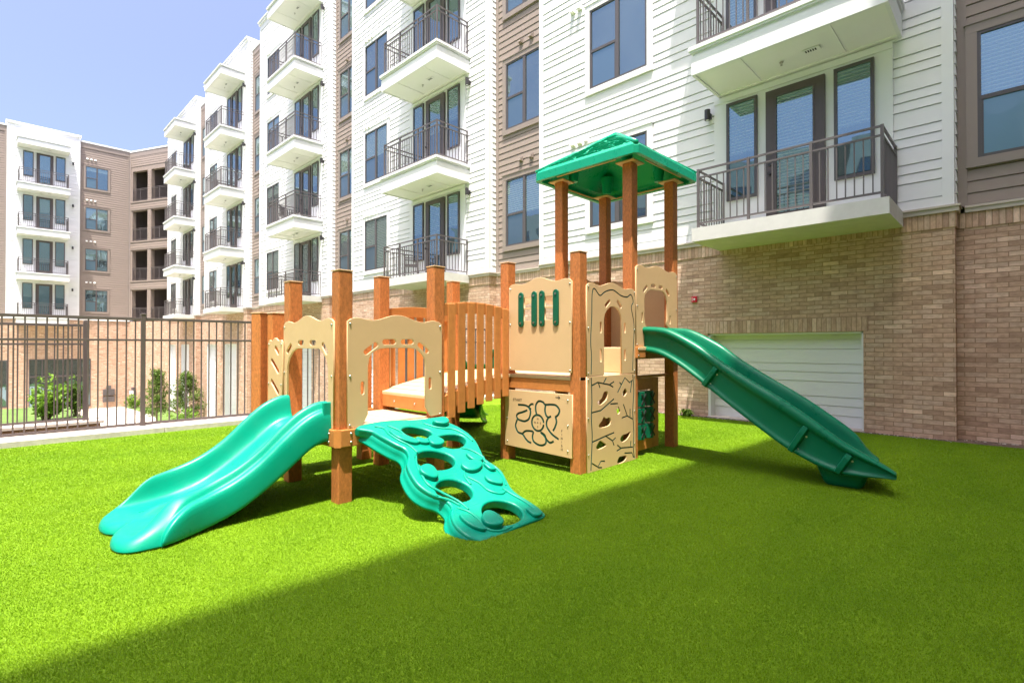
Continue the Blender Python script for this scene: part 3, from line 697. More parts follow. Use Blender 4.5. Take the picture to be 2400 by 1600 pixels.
# ------------------------------------------------------------------ fittings on the walls
al = empty('fire_alarm', (-4.646, W, 2.335)); tag(al, 'small red fire alarm strobe mounted on the brick wall', 'fire alarm')
m = MB(); m.box(-4.646-.055, -4.646+.055, W-.045, W, 2.275, 2.395); obj('housing', m, M_red, al, bevel=.006)
m = MB(); m.cyl((-4.646+.012, W-.046, 2.335), (0,-1,0), .02, .012, 14); m.box(-4.646-.04, -4.646-.03, W-.047, W-.045, 2.30, 2.37); obj('strobe_lens', m, M_alw, al)
def meter(Mw, w, h, label, style):
    r = bpy.data.objects.new('utility_box', None); link(r, None, Mw); tag(r, label, 'utility box')
    m = MB(); m.box(-w/2, w/2, -.16, 0, 0, h*.33); m.box(-w/2, w/2, -.18, 0, h*.40, h*.78); m.box(-w*.2, w*.2, -.12, 0, h*.80, h)
    obj('cabinet', m, M_rail, r, Mw, bevel=.01)
    m = MB(); m.box(-w*.42, w*.42, -.186, -.1801, h*.44, h*.74, 0); m.box(-w*.3, w*.3, -.166, -.1601, h*.06, h*.26, 0)
    obj('cover_plate', m, M_frame if style else M_conc, r, Mw)
meter(E_ @ Matrix.Translation((7.15, -.01, -3.05)), .75, 1.3, 'grey electric meter cabinet on the distant brick wall behind the fence', 1)
meter(C_ @ Matrix.Translation((.55, -.01, -2.95)), .6, 1.0, 'pale louvred utility box on brick beside the tall fence post', 0)
def patio_chair(x, y, z, rz, label):
    M = Matrix.Translation((x, y, z)) @ Matrix.Rotation(rz, 4, 'Z'); c = bpy.data.objects.new('patio_chair', None); link(c, None, M); tag(c, label, 'chair', 'patio chairs on the balconies')
    m = MB(); m.box(-.23, .23, -.22, .22, .42, .45); obj('seat', m, M_frame, c, M, bevel=.01)
    m = MB(); 
    for i in range(5): m.box(-.20+i*.09, -.16+i*.09, .20, .22, .52, .86)
    m.box(-.23, .23, .195, .225, .86, .90); m.box(-.23, .23, .195, .225, .48, .52); obj('backrest', m, M_frame, c, M)
    for a in (-.21, .21):
        m = MB(); m.box(a-.015, a+.015, -.20, .20, .62, .65); m.box(a-.015, a+.015, -.20, -.17, .45, .62); obj('armrest', m, M_frame, c, M)
        for b_ in (-.20, .20):
            m = MB(); m.tube([(a, b_, .42), (a*1.08, b_*1.1, 0)], .014, 6); obj('leg', m, M_frame, c, M)
patio_chair(-13.6, W-.62, Z0, 2.6, 'dark patio chair on the lowest balcony left of the tower posts')
patio_chair(-23.2, W-.6, Z0+H-.01, 2.2, 'dark patio chair on the second balcony up in the third column from the right')
patio_chair(-32.4, W-.6, Z0+2*H-.01, 2.4, 'dark patio chair on the third balcony up in the fourth column from the right')
# ------------------------------------------------------------------ plants
def leafball(mb, c, rad, n, size, rng, flat=1.0, shell=.35):
    for _ in range(n):
        d = Vector((rng.gauss(0,1), rng.gauss(0,1), rng.gauss(0,1))).normalized(); r = rad * (shell + (1-shell)*rng.random()**.5)
        p = Vector(c) + Vector((d.x*r, d.y*r, d.z*r*flat))
        a = Vector((rng.gauss(0,1), rng.gauss(0,1), rng.gauss(0,.7))).normalized(); b = a.cross(Vector((rng.gauss(0,1), rng.gauss(0,1), rng.gauss(0,1)))).normalized()
        s = size*(.6+.8*rng.random())
        mb.quad([p-a*s, p+b*s*.45, p+a*s, p-b*s*.45])
def tree(x, y, z, h, label, lm, spread, seed, group='young trees in the courtyard'):
    rng = random.Random(seed); t = empty('young_tree', (x, y, z)); tag(t, label, 'tree', group)
    m = MB(); m.tube([(x, y, z-.1), (x+.03, y, z+h*.3), (x-.02, y+.03, z+h*.65), (x+.02, y, z+h*.95)], [.05, .04, .025, .008], 8)
    cr = MB()
    for i in range(60):
        f = .10 + .86*i/60; a = rng.random()*6.28; l = spread*(1.05-f)**.75*(.5+.7*rng.random())
        p0 = Vector((x, y, z+h*f)); p1 = p0+Vector((math.cos(a)*l, math.sin(a)*l, .25*l+.12))
        m.tube([p0, (p0+p1)/2+Vector((0,0,.03)), p1], [.014, .009, .004], 5)
        for q in (.45, .75, 1.0): leafball(cr, p0.lerp(p1, q),   .18+.14*rng.random(), 30, .055, rng, .9, .1)
    obj('trunk', m, M_bark, t); obj('crown', mesh(cr, 'crown', lm, fix=False), None, t)
tree(-39.5, 7.9, -3.5, 3.35, 'conical young tree just right of the thick fence post', M_leaf, 1.15, 5)
tree(-37.6, 9.1, -3.5, 3.2, 'young tree with loose crown in front of the white wall panels', M_leaf, 1.2, 8)
def shrub(x, y, z, h, r, n, label, lm, seed, size=.045, cat='shrub'):
    rng = random.Random(seed); t = empty('leafy_shrub', (x, y, z)); tag(t, label, cat)
    st = MB(); cr = MB()
    for i in range(n):
        a = rng.random()*6.28; l = r*rng.random()**.6; hh = h*(.45+.55*rng.random())*(1-.35*(l/r)**2)
        p0 = Vector((x+.15*math.cos(a)*l, y+.15*math.sin(a)*l, z-.03)); p1 = Vector((x+math.cos(a)*l, y+math.sin(a)*l, z+hh))
        mid = p0.lerp(p1, .5)+Vector((0,0,.08*h)); st.tube([p0, mid, p1], [.009, .007, .003], 5)
        for q in (.35, .6, .8, 1.0): leafball(cr, p0.lerp(p1, q)+Vector((0,0,.06)), .08*h+.04, 16, size, rng, 1, .1)
    obj('stem', st, M_bark, t); obj('foliage', mesh(cr, 'foliage', lm, fix=False), None, t)
shrub(-14.2, .93, -.12, .88, .33, 28, 'bright green leafy bush behind the fence in the planter', M_leaf2, 3)
shrub(-14.6, 1.45, -.12, .85, .25, 10, 'small dark green bush close to the end fence post', M_leaf, 9)
shrub(-50.2, 6.9+1.6, -3.5, 1.0, .8, 16, 'low green shrub by the far brick corner near the path', M_leaf2, 12, .07)
shrub(-36.2, 8.6, -3.5, 1.1, .9, 18, 'low sprawling shrub at the foot of the two young trees', M_leaf2, 13, .06)
def weed(x, y, n, r, seed, label):
    rng = random.Random(seed); cr = MB()
    for i in range(n):
        a = rng.random()*6.28; l = r*(.5+.7*rng.random()); w = .012+.012*rng.random(); hh = .05+.11*rng.random()
        b = Vector((x, y, .0)) + Vector((rng.uniform(-.1,.1), rng.uniform(-.02,.02), 0)); d = Vector((math.cos(a)*l, -abs(math.sin(a))*l*.7, 0)); s = Vector((-d.y, d.x, 0)).normalized()*w
        q1 = b+d*.5+Vector((0,0,hh)); q2 = b+d+Vector((0,0,hh*.6))
        cr.quad([b-s*.4, b+s*.4, q1+s, q1-s]); cr.quad([q1-s, q1+s, q2+s*.1, q2-s*.1])
    o = obj('weed', mesh(cr, 'weed', M_leaf2, fix=False), None); tag(o, label, 'weed')
weed(-4.78, 9.88, 46, .17, 4, 'green weeds sprouting at the foot of the brick wall behind the tower post')
# dark stair rail at far left
st = empty('stair_railing', (-30, -2.2, -3.5)); tag(st, 'dark sloping stair railing seen through the fence at the far left', 'railing')
m = MB(); p0 = Vector((-30, -3.2, -2.55)); p1 = Vector((-30, .35, -1.35)); 
for dz in (0, -.35): m.tube([p0+Vector((0,0,dz)), p1+Vector((0,0,dz))], .06, 6)
obj('handrail', m, M_frame, st); m = MB()
for i in range(18):
    p = p0.lerp(p1, i/17); m.box(p.x-.02, p.x+.02, p.y-.02, p.y+.02, -3.5, p.z)
obj('balusters', m, M_frame, st)

# ------------------------------------------------------------------ play structure
PS = empty('play_structure', (-4.4, 4.4, 0))
tag(PS, 'wooden look playground tower with tan panels, teal climber, slides and a green pyramid roof', 'play structure')
def post(x, y, h, ang=0, z0=-.05, capz=True):
    m = MB(); m.box(-.069, .069, -.069, .069, z0, h); M = Matrix.Translation((x, y, 0)) @ Matrix.Rotation(ang, 4, 'Z')
    o = obj('post', m, M_post, PS, M, bevel=.012, seg=3)
    if capz:
        c = MB(); c.box(-.073, .073, -.073, .073, h, h+.012); obj('post_cap', c, M_cap, o, M, bevel=.004)
    return o
Q = dict(Q3=(-4.37,2.28), Q2=(-5.42,2.28), Q5=(-4.37,3.33), Q4=(-5.42,3.33))
T = dict(S=(-3.48,4.62), B=(-4.58,4.62), P2=(-3.48,5.69), P1=(-4.58,5.69), P3=(-3.48,6.76), P4=(-4.58,6.76), Q6=(-5.66,4.62), X0=(-5.66,5.69))
post(*Q['Q3'], 2.07); post(*Q['Q2'], 2.06); post(*Q['Q5'], 2.22); post(*Q['Q4'], 2.21)
post(*T['S'], 2.43); post(*T['B'], 2.43); post(*T['Q6'], 2.29); post(*T['X0'], 2.29)
for k in ('P1','P2','P3','P4'): post(*T[k], 3.685, capz=False)
post(-5.82, 2.26, 1.75); post(-5.985, 2.16, 1.755, R(22)); post(-5.85, 3.35, 1.72)
def beam(x0, x1, y0, y1, z0, z1, bolts=(), m_=None):
    m = MB(); m.box(x0, x1, y0, y1, z0, z1); o = obj('beam', m, m_ or M_lum, PS, bevel=.008)
    if bolts:
        for p, ax in bolts:
            b = MB(); b.tube([Vector(p), Vector(p)+Vector(ax)*.004, Vector(p)+Vector(ax)*.010], [.013, .012, .005], 10)
            obj('bolt_head', b, M_bolt, o, smooth=True)
def deck(x0, x1, y0, y1, z, along='x', n=8):
    m = MB(); 
    if along == 'x':
        w = (y1-y0)/n
        for i in range(n): m.box(x0, x1, y0+i*w+.004, y0+(i+1)*w-.004, z-.038, z)
    else:
        w = (x1-x0)/n
        for i in range(n): m.box(x0+i*w+.004, x0+(i+1)*w-.004, y0, y1, z-.038, z)
    obj('deck', m, M_deck, PS, bevel=.004)
h = .069
# low deck
deck(-5.42+h, -4.37+h, 2.28-h, 3.33+h, .655, 'x', 8)
for (x0, x1, y0, y1, bl) in (
    (-5.50, -4.37+h+.006, 2.28-h-.045, 2.28-h-.003, [((x, 2.28-h-.045, z), (0,-1,0)) for x in (-5.4,-4.39) for z in (.545,.62)]),
    (-4.37+h+.003, -4.37+h+.045, 2.28-h-.003+.006, 3.33+h+.03, [((-4.37+h+.045, y, z), (1,0,0)) for y in (2.31, 3.31) for z in (.545,.62)]),
    (-5.50, -4.37, 3.33+h+.003, 3.33+h+.04, []), (-5.42-h-.045, -5.42-h-.003, 2.22, 3.42, [])): beam(x0, x1, y0, y1, .505, .66, bl)
m = MB(); m.v = [(-4.37+h+.0065, 2.28-h-.045, z) for z in (.505,.66)] + [(-4.37+h+.045, 2.28-h+.0025, z) for z in (.505,.66)] + [(-4.37+h+.0065, 2.28-h+.0025, z) for z in (.505,.66)]
m.f = [(0,2,3,1),(2,4,5,3),(4,0,1,5),(0,4,2),(1,3,5)]; m.m = [0]*5; obj('beam', m, M_lum, PS)
# step up from the low deck to the bridge
beam(-5.42+h, -4.37-h, 3.33-.03, 3.33+.012, .70, .845, [((x, 3.30, .77), (0,-1,0)) for x in (-5.1,-4.7)])
# bridge
def bz(t): return .872 + (1.06-.872)*t +   .03*math.sin(math.pi*t)
ya, yb = 3.33-.03, 4.62
m = MB(); nb = 9
for i in range(nb):
    t0, t1 = i/nb, (i+1)/nb-.012
    a, b = ya+(yb-ya)*t0, ya+(yb-ya)*t1
    xl0, xr0 = -5.42-.12*t0, -4.345-.14*t0
    z0_, z1_ = bz(t0), bz(t1)
    m.v += [(xl0,a,z0_-.035),(xr0,a,z0_-.035),(xr0,b,z1_-.035),(xl0,b,z1_-.035),(xl0,a,z0_),(xr0,a,z0_),(xr0,b,z1_),(xl0,b,z1_)]
    n0 = len(m.v)-8
    for f in ((0,3,2,1),(4,5,6,7),(0,1,5,4),(1,2,6,5),(2,3,7,6),(3,0,4,7)): m.f.append(tuple(n0+i_ for i_ in f)); m.m.append(0)
obj('bridge_deck', m, M_deck, PS, bevel=.004)
def rail_side(x0, x1, out):
    def X(t): return x0+(x1-x0)*t
    K = 14
    for zf, hh, nm in ((lambda t: 1.845+.05*math.sin(math.pi*t), .13, 'bridge_rail'), (lambda t: bz(t)-.004, .17, 'bridge_rail')):
        m = MB(); rings = []
        for i in range(K+1):
            t = i/K; y = ya+.09+(yb-ya-.16)*t; z = zf(t); rings.append([(X(t)-.018, y, z-hh), (X(t)+.018, y, z-hh), (X(t)+.018, y, z), (X(t)-.018, y, z)])
        m.loft(rings); obj(nm, m, M_lum, PS, bevel=.005)
    for i in range(7):
        t = (i+.72)/7.35; y = ya+.09+(yb-ya-.16)*t; xx = X(t)+out*.031
        m = MB(); m.box(xx-.011, xx+.011, y-.049, y+.049, bz(t)-.262, 1.835+.05*math.sin(math.pi*t)); obj('slat', m, M_lum, PS, bevel=.006)
rail_side(-4.335, -4.50, 1); rail_side(-5.42, -5.62, -1)
# tower decks
deck(-4.58-h, -3.48+h, 4.62-h, 5.69, 1.058, 'x', 8); deck(-5.66-h, -4.58-h-.004, 4.62-h, 5.69, 1.058, 'x', 8)
deck(-4.58-h, -3.48+h+.06, 5.70, 6.76+h, 1.385, 'y', 8)
beam(-4.58+h, -3.48-h, 4.62-h+.01, 4.62-h+.05, .885, 1.02)
beam(-4.62, -3.45, 4.575, 4.63, 1.021, 1.045, m_=M_lum)
beam(-3.48-.02, -3.48+.02, 4.70, 5.62, .9, 1.02); beam(-4.58-.02, -4.58+.02, 4.70, 5.62, .9, 1.02)
beam(-5.66, -4.66, 4.62-h+.01, 4.62-h+.05, .885, 1.02); beam(-5.68, -5.64, 4.70, 5.62, .9, 1.02)
beam(-3.48+h+.001, -3.48+h+.05, 5.66, 5.86, 1.25, 1.39, [((-3.48+h+.05, y, z), (1,0,0)) for y in (5.69,) for z in (1.28,1.36)])
beam(-3.48-.02, -3.48+h+.001, 5.76, 6.69, 1.235, 1.345); beam(-4.5, -3.55, 6.76-.02, 6.76+.02, 1.235, 1.345); beam(-4.5, -3.55, 5.69-.02, 5.69+.0, 1.062, 1.375, m_=M_tan)
beam(-4.60, -4.56, 5.76, 6.69, 1.235, 1.345)
# boards with wavy tops and cut-outs -------------------------------------------
PT = .019
def rnd(poly, k=4): return catmull(poly, k)
def board(outline, holes, F, name='panel', bolts=(), grooves=None, mt=None, gw=.012, depth=.008, par=None, bev=.003):
    mats = [mt or M_tan, M_core, M_bolt]
    me = curve_mesh(name, outline, holes, PT, bev, mats)
    if grooves:
        cb = MB()
        for g in grooves: ribbon(g, gw, PT/2-depth, PT/2+.02, cb)
        cm = mesh(cb, 'cutter', [mt or M_tan, M_core]); cm.polygons.foreach_set('material_index', [1]*len(cm.polygons))
        me = boolean(me, cm, name)
        while len(me.materials) > 3: me.materials.pop()
    o = obj(name, me, None, par or PS, F)
    if bolts:
        for s, t in bolts:
            b = MB(); b.tube([Vector((s, t, PT/2)), Vector((s, t, PT/2+.004)), Vector((s, t, PT/2+.009))], [.011, .010, .004], 10)
            obj('bolt_head', b, M_bolt, o, F, smooth=True)
    return o
def wave(s0, s1, z0, n=28, hump=.06, edge=.022):
    """wavy top edge from right to left"""
    out = []
    for i in range(n+1):
        u = 1 - i/n
        v = abs(2*u-1)
        if v > .93: z = z0+edge*.9-((v-.93)/.07)**2*.035
        elif v > .55: z = z0 + edge*(.5+.5*math.cos((v-.80)/.25*math.pi))*.9
        else: z = z0 + hump*(.5+.5*math.cos(v/.55*math.pi))
        out.append((s0+(s1-s0)*u, z))
    return out
def tfm(pts, ds): return [(a+ds, b) for a, b in pts]
# arch panel of the low deck, facing the climber
opB = [(2.431,.60),(2.491,.775),(2.491,1.21),(2.503,1.29),(2.535,1.335),(2.60,1.372),(2.68,1.381),(2.95,1.381),(3.03,1.368),(3.095,1.32),(3.132,1.26),(3.137,1.18),(3.137,.784),(3.205,.60)]
outB = [(2.281,.665),(2.281,1.60)]
outB = [(2.285,.664)] + list(reversed(wave(2.285, 3.345, 1.637))) + [(3.345,.69)] + [(3.205,.684),(3.137,.784),(3.137,1.18),(3.132,1.26),(3.095,1.32),(3.03,1.368),(2.95,1.381),(2.68,1.381),(2.60,1.372),(2.535,1.335),(2.503,1.29),(2.491,1.21),(2.491,.775),(2.431,.667)]
slB = [slot((2.470,1.345),(2.570,1.412),.05), slot((2.665,1.438),(2.765,1.440),.05), slot((2.870,1.440),(2.968,1.441),.05), slot((3.065,1.412),(3.155,1.350),.05), slot((2.435,1.060),(2.435,.975),.036), slot((3.195,1.065),(3.195,.978),.036)]
board(outB, slB, Fx(-4.37+h+.011), bolts=[(2.31,1.60),(3.32,1.60),(2.31,1.13),(3.32,1.13),(2.31,.69),(3.32,.70)])
# arch panel over the low slide
outA = [(-5.445,.664)] + list(reversed(wave(-5.445, -4.36, 1.632))) + [(-4.36,.664),(-4.452,.664),(-4.46,1.20),(-4.485,1.27),(-4.56,1.34),(-4.65,1.376),(-5.13,1.376),(-5.23,1.34),(-5.31,1.275),(-5.351,1.20),(-5.351,.664)]
slA = [slot((-5.345,1.345),(-5.27,1.405),.05), slot((-5.07,1.432),(-4.99,1.432),.05), slot((-4.81,1.43),(-4.73,1.43),.05), slot((-4.56,1.41),(-4.49,1.345),.05)]
board(outA, slA, Fy(2.28-h-.011), bolts=[(-5.42,1.59),(-4.39,1.59),(-5.42,1.13),(-4.39,1.13)])
# slanted-slot panels either side of the transfer step
def slantp(x0, x1, y, sgn):
    o_ = [(x0,.36)] + list(reversed(wave(x0, x1, 1.452, 20, .035, .014))) + [(x1,.36)]
    hl = []
    w = x1-x0
    for zc in (1.36, 1.19, .97, .76, .56): hl.append(slot((x0+w*.28, zc+.055), (x0+w*.72, zc-.055), .055) if zc < 1.3 else slot((x0+w*.55, zc+.02), (x0+w*.72, zc-.03), .055))
    gr = []
    board(o_, hl, Fy(y), bolts=[(x0+.02,1.42),(x1-.02,1.42),(x0+.02,1.0),(x1-.02,1.0)])
slantp(-6.09+.30, -5.42-.0, 2.28-h-.011-.025, 1)
slantp(-5.80, -5.42, 3.33+h+.011+.042, 1)
mm_ = deck(-5.98, -5.50, 2.30, 3.32, .36, 'y', 4)
beam(-6.0, -5.96, 2.30, 3.32, .22, .36)
# shutter panel of the tower
outC = [(-4.475,1.105)] + list(reversed(wave(-4.475, -3.505, 2.135, 28, .062, .018))) + [(-3.505,1.105)]
hC = [[(-4.222,1.855),(-4.10,1.855),(-4.10,1.975),(-4.222,1.975)],[(-4.222,1.70),(-4.10,1.70),(-4.10,1.83),(-4.222,1.83)],[(-3.893,1.855),(-3.766,1.855),(-3.766,1.972),(-3.893,1.972)],[(-3.893,1.70),(-3.766,1.70),(-3.766,1.83),(-3.893,1.83)]]
pc = board(outC, hC, Fy(4.62-h-.011), bolts=[(-4.45,2.09),(-3.53,2.09),(-4.45,1.66),(-3.53,1.66),(-4.45,1.13),(-3.53,1.13)])
for s in (-4.262, -4.05, -3.932, -3.722):
    me = curve_mesh('shutter', slot((s,1.665),(s,2.0),.082), [], .016, .004, [M_shut]); so = obj('shutter', me, None, pc, Fy(4.62-h-.03))
    for t in (1.672, 1.99):
        b = MB(); b.cyl((s, t, .008), (0,0,1), .012, .008, 12); obj('bolt_head', b, M_bolt, pc, Fy(4.62-h-.03))
# maze panel
dz = 0
mz = [[(-4.32,.692),(-4.192,.693),(-4.105,.655)], [(-4.068,.717),(-4.105,.715),(-4.142,.678),(-4.115,.626),(-4.142,.541),(-4.20,.508),(-4.25,.505),(-4.32,.520),(-4.342,.559),(-4.31,.59),(-4.25,.608),(-4.167,.64)],
      [(-4.33,.515),(-4.352,.47),(-4.359,.426),(-4.32,.365),(-4.25,.35),(-4.22,.325),(-4.192,.297),(-4.15,.27),(-4.105,.262)],
      [(-4.243,.356),(-4.20,.388),(-4.142,.398),(-4.075,.394),(-4.085,.34),(-4.068,.285),(-4.0,.255),(-3.936,.255),(-3.885,.28),(-3.877,.32),(-3.90,.365),(-3.96,.40)],
      [(-3.96,.405),(-3.90,.38),(-3.872,.335),(-3.819,.300),(-3.762,.325)],
      [(-4.02,.60),(-4.035,.66),(-4.027,.72),(-3.984,.76),(-3.92,.752),(-3.889,.728),(-3.80,.735),(-3.728,.730),(-3.679,.682),(-3.70,.625),(-3.74,.60)],
      [(-3.80,.602),(-3.84,.58),(-3.868,.53),(-3.862,.475),(-3.808,.415),(-3.76,.385),(-3.690,.355)], [(-3.884,.717),(-3.892,.66),(-3.87,.60),(-3.825,.582)],
      [(-3.737,.606),(-3.722,.545),(-3.745,.48),(-3.773,.44)]]
mz = [catmull(p, 5, False) for p in mz]
cir = [(-4.003+.092*math.cos(t), .506+.092*math.sin(t)) for t in [i*2*math.pi/30+.1 for i in range(30)]]
mz.append(cir)
pd = board([(-4.54,.185),(-4.54,.865),(-3.50,.865),(-3.50,.165)], [], Fy(4.62-h-.011), bolts=[(-4.50,.80),(-4.50,.52),(-4.50,.24),(-3.56,.80),(-3.56,.52),(-3.56,.24)], grooves=mz, gw=.025, depth=.007)
def text(s, t, body, size, F, par, rot=0):
    cu = bpy.data.curves.new('lettering', 'FONT'); cu.body = body; cu.size = size; cu.extrude = .0006; cu.align_x = 'CENTER'; cu.align_y = 'CENTER'; cu.space_character = 1.15
    o = bpy.data.objects.new('lettering', cu); col.objects.link(o); dg = bpy.context.evaluated_depsgraph_get(); dg.update()
    me = bpy.data.meshes.new_from_object(o.evaluated_get(dg)); bpy.data.objects.remove(o); me.materials.clear(); me.materials.append(M_blk)
    return me, F @ Matrix.Translation((s, t, PT/2+.0012)) @ Matrix.Rotation(rot, 4, 'Z')
bmL = bmesh.new(); FD = Fy(4.62-h-.011)
for s, t, body, size in [(-4.33,.75,'START',.046), (-4.003,.553,'N',.032), (-4.003,.460,'S',.032), (-4.047,.507,'W',.032), (-3.958,.507,'E',.032), (-4.003,.507,'+',.05)] + [(-3.645,.452-.041*i,c,.036) for i, c in enumerate('FINISH')]:
    me, Mx = text(s, t, body, size, Matrix.Identity(4), None); me.transform(Mx); bmL.from_mesh(me); bpy.data.meshes.remove(me)
ml = bpy.data.meshes.new('lettering'); bmL.to_mesh(ml); ml.materials.append(M_blk); obj('lettering', ml, None, pd, FD)
m = MB(); ribbon([(-3.735,.823),(-3.672,.823)], .007, PT/2+.0005, PT/2+.0015, m); ribbon([(-3.692,.838),(-3.670,.823),(-3.692,.808)], .007, PT/2+.0016, PT/2+.0024, m)
obj('arrow_mark', m, M_blk, pd, FD)
# climbing wall: upper arch board and lower rock board
PX = -3.48+h+.011
wv = catmull([(4.732,1.085),(4.738,1.289),(4.723,1.461),(4.744,1.72),(4.753,1.979),(4.797,2.043),(4.902,1.972),(5.01,2.024),(5.17,2.054),(5.335,2.002),(5.473,1.993),(5.561,2.028),(5.614,1.945),(5.571,1.867),(5.632,1.659),(5.614,1.372),(5.596,1.10)], 4, False)
outE = [(4.655,1.068)] + list(reversed(wave(4.655, 5.665, 2.085, 28, .052, .02))) + [(5.665,1.068),(5.352,1.068),(5.352,1.70),(5.335,1.77),(5.285,1.832),(5.225,1.858),(5.165,1.865),(5.10,1.848),(5.042,1.812),(5.0,1.76),(4.985,1.70),(4.985,1.068)]
slE = [slot((5.025,1.865),(5.09,1.918),.042), slot((5.335,1.870),(5.27,1.925),.042), slot((4.921,1.66),(4.921,1.565),.034), slot((5.427,1.665),(5.427,1.575),.034), slot((4.921,1.35),(4.921,1.235),.034), slot((5.427,1.345),(5.427,1.24),.034)]
board(outE, slE, Fx(PX), grooves=[wv], gw=.016, bolts=[(4.68,2.06),(4.68,1.6),(4.68,1.10),(5.64,2.06),(5.64,1.6),(5.64,1.10)])
rock = [[(4.857,.775),(4.93,.80),(4.965,.85),(4.99,.875),(5.057,.872),(5.042,.793),(4.948,.742),(4.88,.74)],[(5.362,.816),(5.40,.87),(5.435,.887),(5.466,.837),(5.41,.795)],[(5.242,.641),(5.27,.68),(5.29,.672),(5.318,.625),(5.275,.59)],[(4.878,.505),(4.94,.55),(4.98,.59),(5.03,.565),(5.08,.575),(5.121,.545),(5.089,.482),(4.917,.474)],
        [(5.318,.29),(5.36,.33),(5.403,.338),(5.46,.34),(5.55,.358),(5.52,.31),(5.46,.27),(5.369,.252)],[(4.827,.262),(4.87,.31),(4.91,.33),(4.97,.30),(5.026,.262),(4.887,.234)],[(5.252,.03),(5.29,.08),(5.34,.085),(5.455,.075),(5.43,.03),(5.369,.012),(5.29,.01)]]
rock = [catmull(r_, 4) for r_ in rock]
ck = [[(4.744,.961),(4.857,.990),(5.089,.951),(5.186,.983)],[(5.026,1.035),(4.964,.967)],[(4.872,.98),(4.902,.926)],[(5.095,.950),(5.17,.92)],[(5.262,.85),(5.421,1.018),(5.525,.956),(5.596,.981)],[(5.302,.968),(5.350,.937)],[(5.578,.969),(5.543,.832)],[(4.744,.659),(4.917,.67),(5.186,.782)],[(5.110,.728),(5.268,.721)],[(5.386,.703),(5.473,.555),(5.596,.505)],[(5.352,.542),(5.462,.555)],[(5.536,.634),(5.536,.539)],[(4.744,.332),(5.01,.368),(5.186,.388)],[(5.02,.365),(5.153,.296),(5.219,.324)],[(5.157,.288),(5.186,.237)],[(5.242,.165),(5.352,.186),(5.596,.162)],[(5.252,.233),(5.33,.188)],[(5.553,.243),(5.543,.178)],[(5.41,.115),(5.578,.095),(5.615,.03)],[(4.744,.10),(4.857,.04),(4.917,.095),(4.995,.085)],[(4.86,.033),(4.94,.02)]]
wl = catmull([(4.732,1.05),(4.745,.8),(4.735,.6),(4.75,.4),(4.738,.2),(4.725,.02)], 4, False); wr = catmull([(5.60,1.05),(5.622,.85),(5.598,.6),(5.62,.35),(5.61,.15),(5.635,.02)], 4, False)
board([(4.655,0),(4.655,1.060),(5.665,1.060),(5.665,0)], rock, Fx(PX), grooves=ck+[wl, wr], gw=.017, depth=.009, bolts=[(4.68,1.03),(4.68,.6),(4.68,.2),(5.64,1.03),(5.64,.6),(5.64,.2)])
# slide-entrance board of the roofed deck
outG = [(5.685,1.392)] + list(reversed(wave(5.685, 6.765, 2.40, 28, .05, .02))) + [(6.765,1.45),(6.70,1.45),(6.66,1.60),(6.50,1.66),(6.455,1.70),(6.483,1.76),(6.483,2.0),(6.45,2.07),(6.40,2.115),(6.33,2.131),(6.06,2.131),(5.97,2.105),(5.90,2.055),(5.881,2.0),(5.881,1.76),(5.90,1.69),(5.931,1.638),(5.931,1.392)]
slG = [slot((5.868,2.10),(5.935,2.155),.045), slot((6.07,2.182),(6.146,2.182),.045), slot((6.27,2.18),(6.326,2.178),.045), slot((6.465,2.15),(6.52,2.10),.045), slot((5.828,1.81),(5.828,1.715),.034), slot((6.562,1.80),(6.562,1.715),.034)]
board(outG, slG, Fx(PX), bolts=[(5.71,2.36),(5.71,1.9),(5.71,1.42),(6.74,2.36),(6.74,1.9)])
# boards on the far sides
def plainp(F, s0, s1, z0, z1, holes=(), **k): board([(s0, z0)] + list(reversed(wave(s0, s1, z1))) + [(s1, z0)], list(holes), F, **k)
plainp(Fx(-4.58-h-.011), 5.69, 6.76, 1.39, 2.38); plainp(Fy(6.76+h+.011), -4.58, -3.48, 1.39, 2.38)
ring = [(-5.12+.15*math.cos(t), 1.55+.15*math.sin(t)) for t in [i*2*math.pi/24 for i in range(24)]]
plainp(Fy(5.69+h+.011), -5.70, -4.60, 1.07, 2.13, [ring, [(-5.50,1.78),(-4.78,1.78),(-4.78,1.98),(-4.95,2.04),(-5.30,2.04),(-5.50,1.98)]])
m = MB(); m.tube([(-5.12+.165*math.cos(t), 5.69+h-.01, 1.55+.165*math.sin(t)) for t in [i*2*math.pi/24 for i in range(25)]], .016, 8); obj('porthole_ring', m, M_tan, PS, smooth=True)
# noughts-and-crosses panel below the roofed deck
TX = -3.50
for a in ((5.755, 5.80, .06, .98), (6.24, 6.40, .06, .98), (5.80, 6.24, .83, .98), (5.80, 6.24, .06, .20)):
    m = MB(); m.box(TX-.02, TX+.02, *a); obj('game_frame', m, M_lum, PS, bevel=.005)
beam(TX-.03, TX+.03, 5.76, 6.69, .985, 1.02)
for i in range(2):
    for j in range(3):
        y, z = (5.905, 6.125)[i], .72-.21*j
        m = MB(); m.cyl((TX, y, z-.095), (0,0,1), .088, .19, 20); o = obj('game_cylinder', m, M_shut, PS, bevel=.006)
        x = MB()
        for s in (-1, 1): x.box(-.011, .011, -.003, .003, -.085, .085, M=Matrix.Translation((TX+.0865, y, z)) @ Matrix.Rotation(R(90), 4, 'Z') @ Matrix.Rotation(R(38*s), 4, 'Y'))
        obj('cross_mark', x, M_blk, o)
m = MB()
for y in (5.905, 6.125): m.cyl((TX, y, .19), (0,0,1), .008, .65, 8)
obj('game_rod', m, M_bolt, PS)

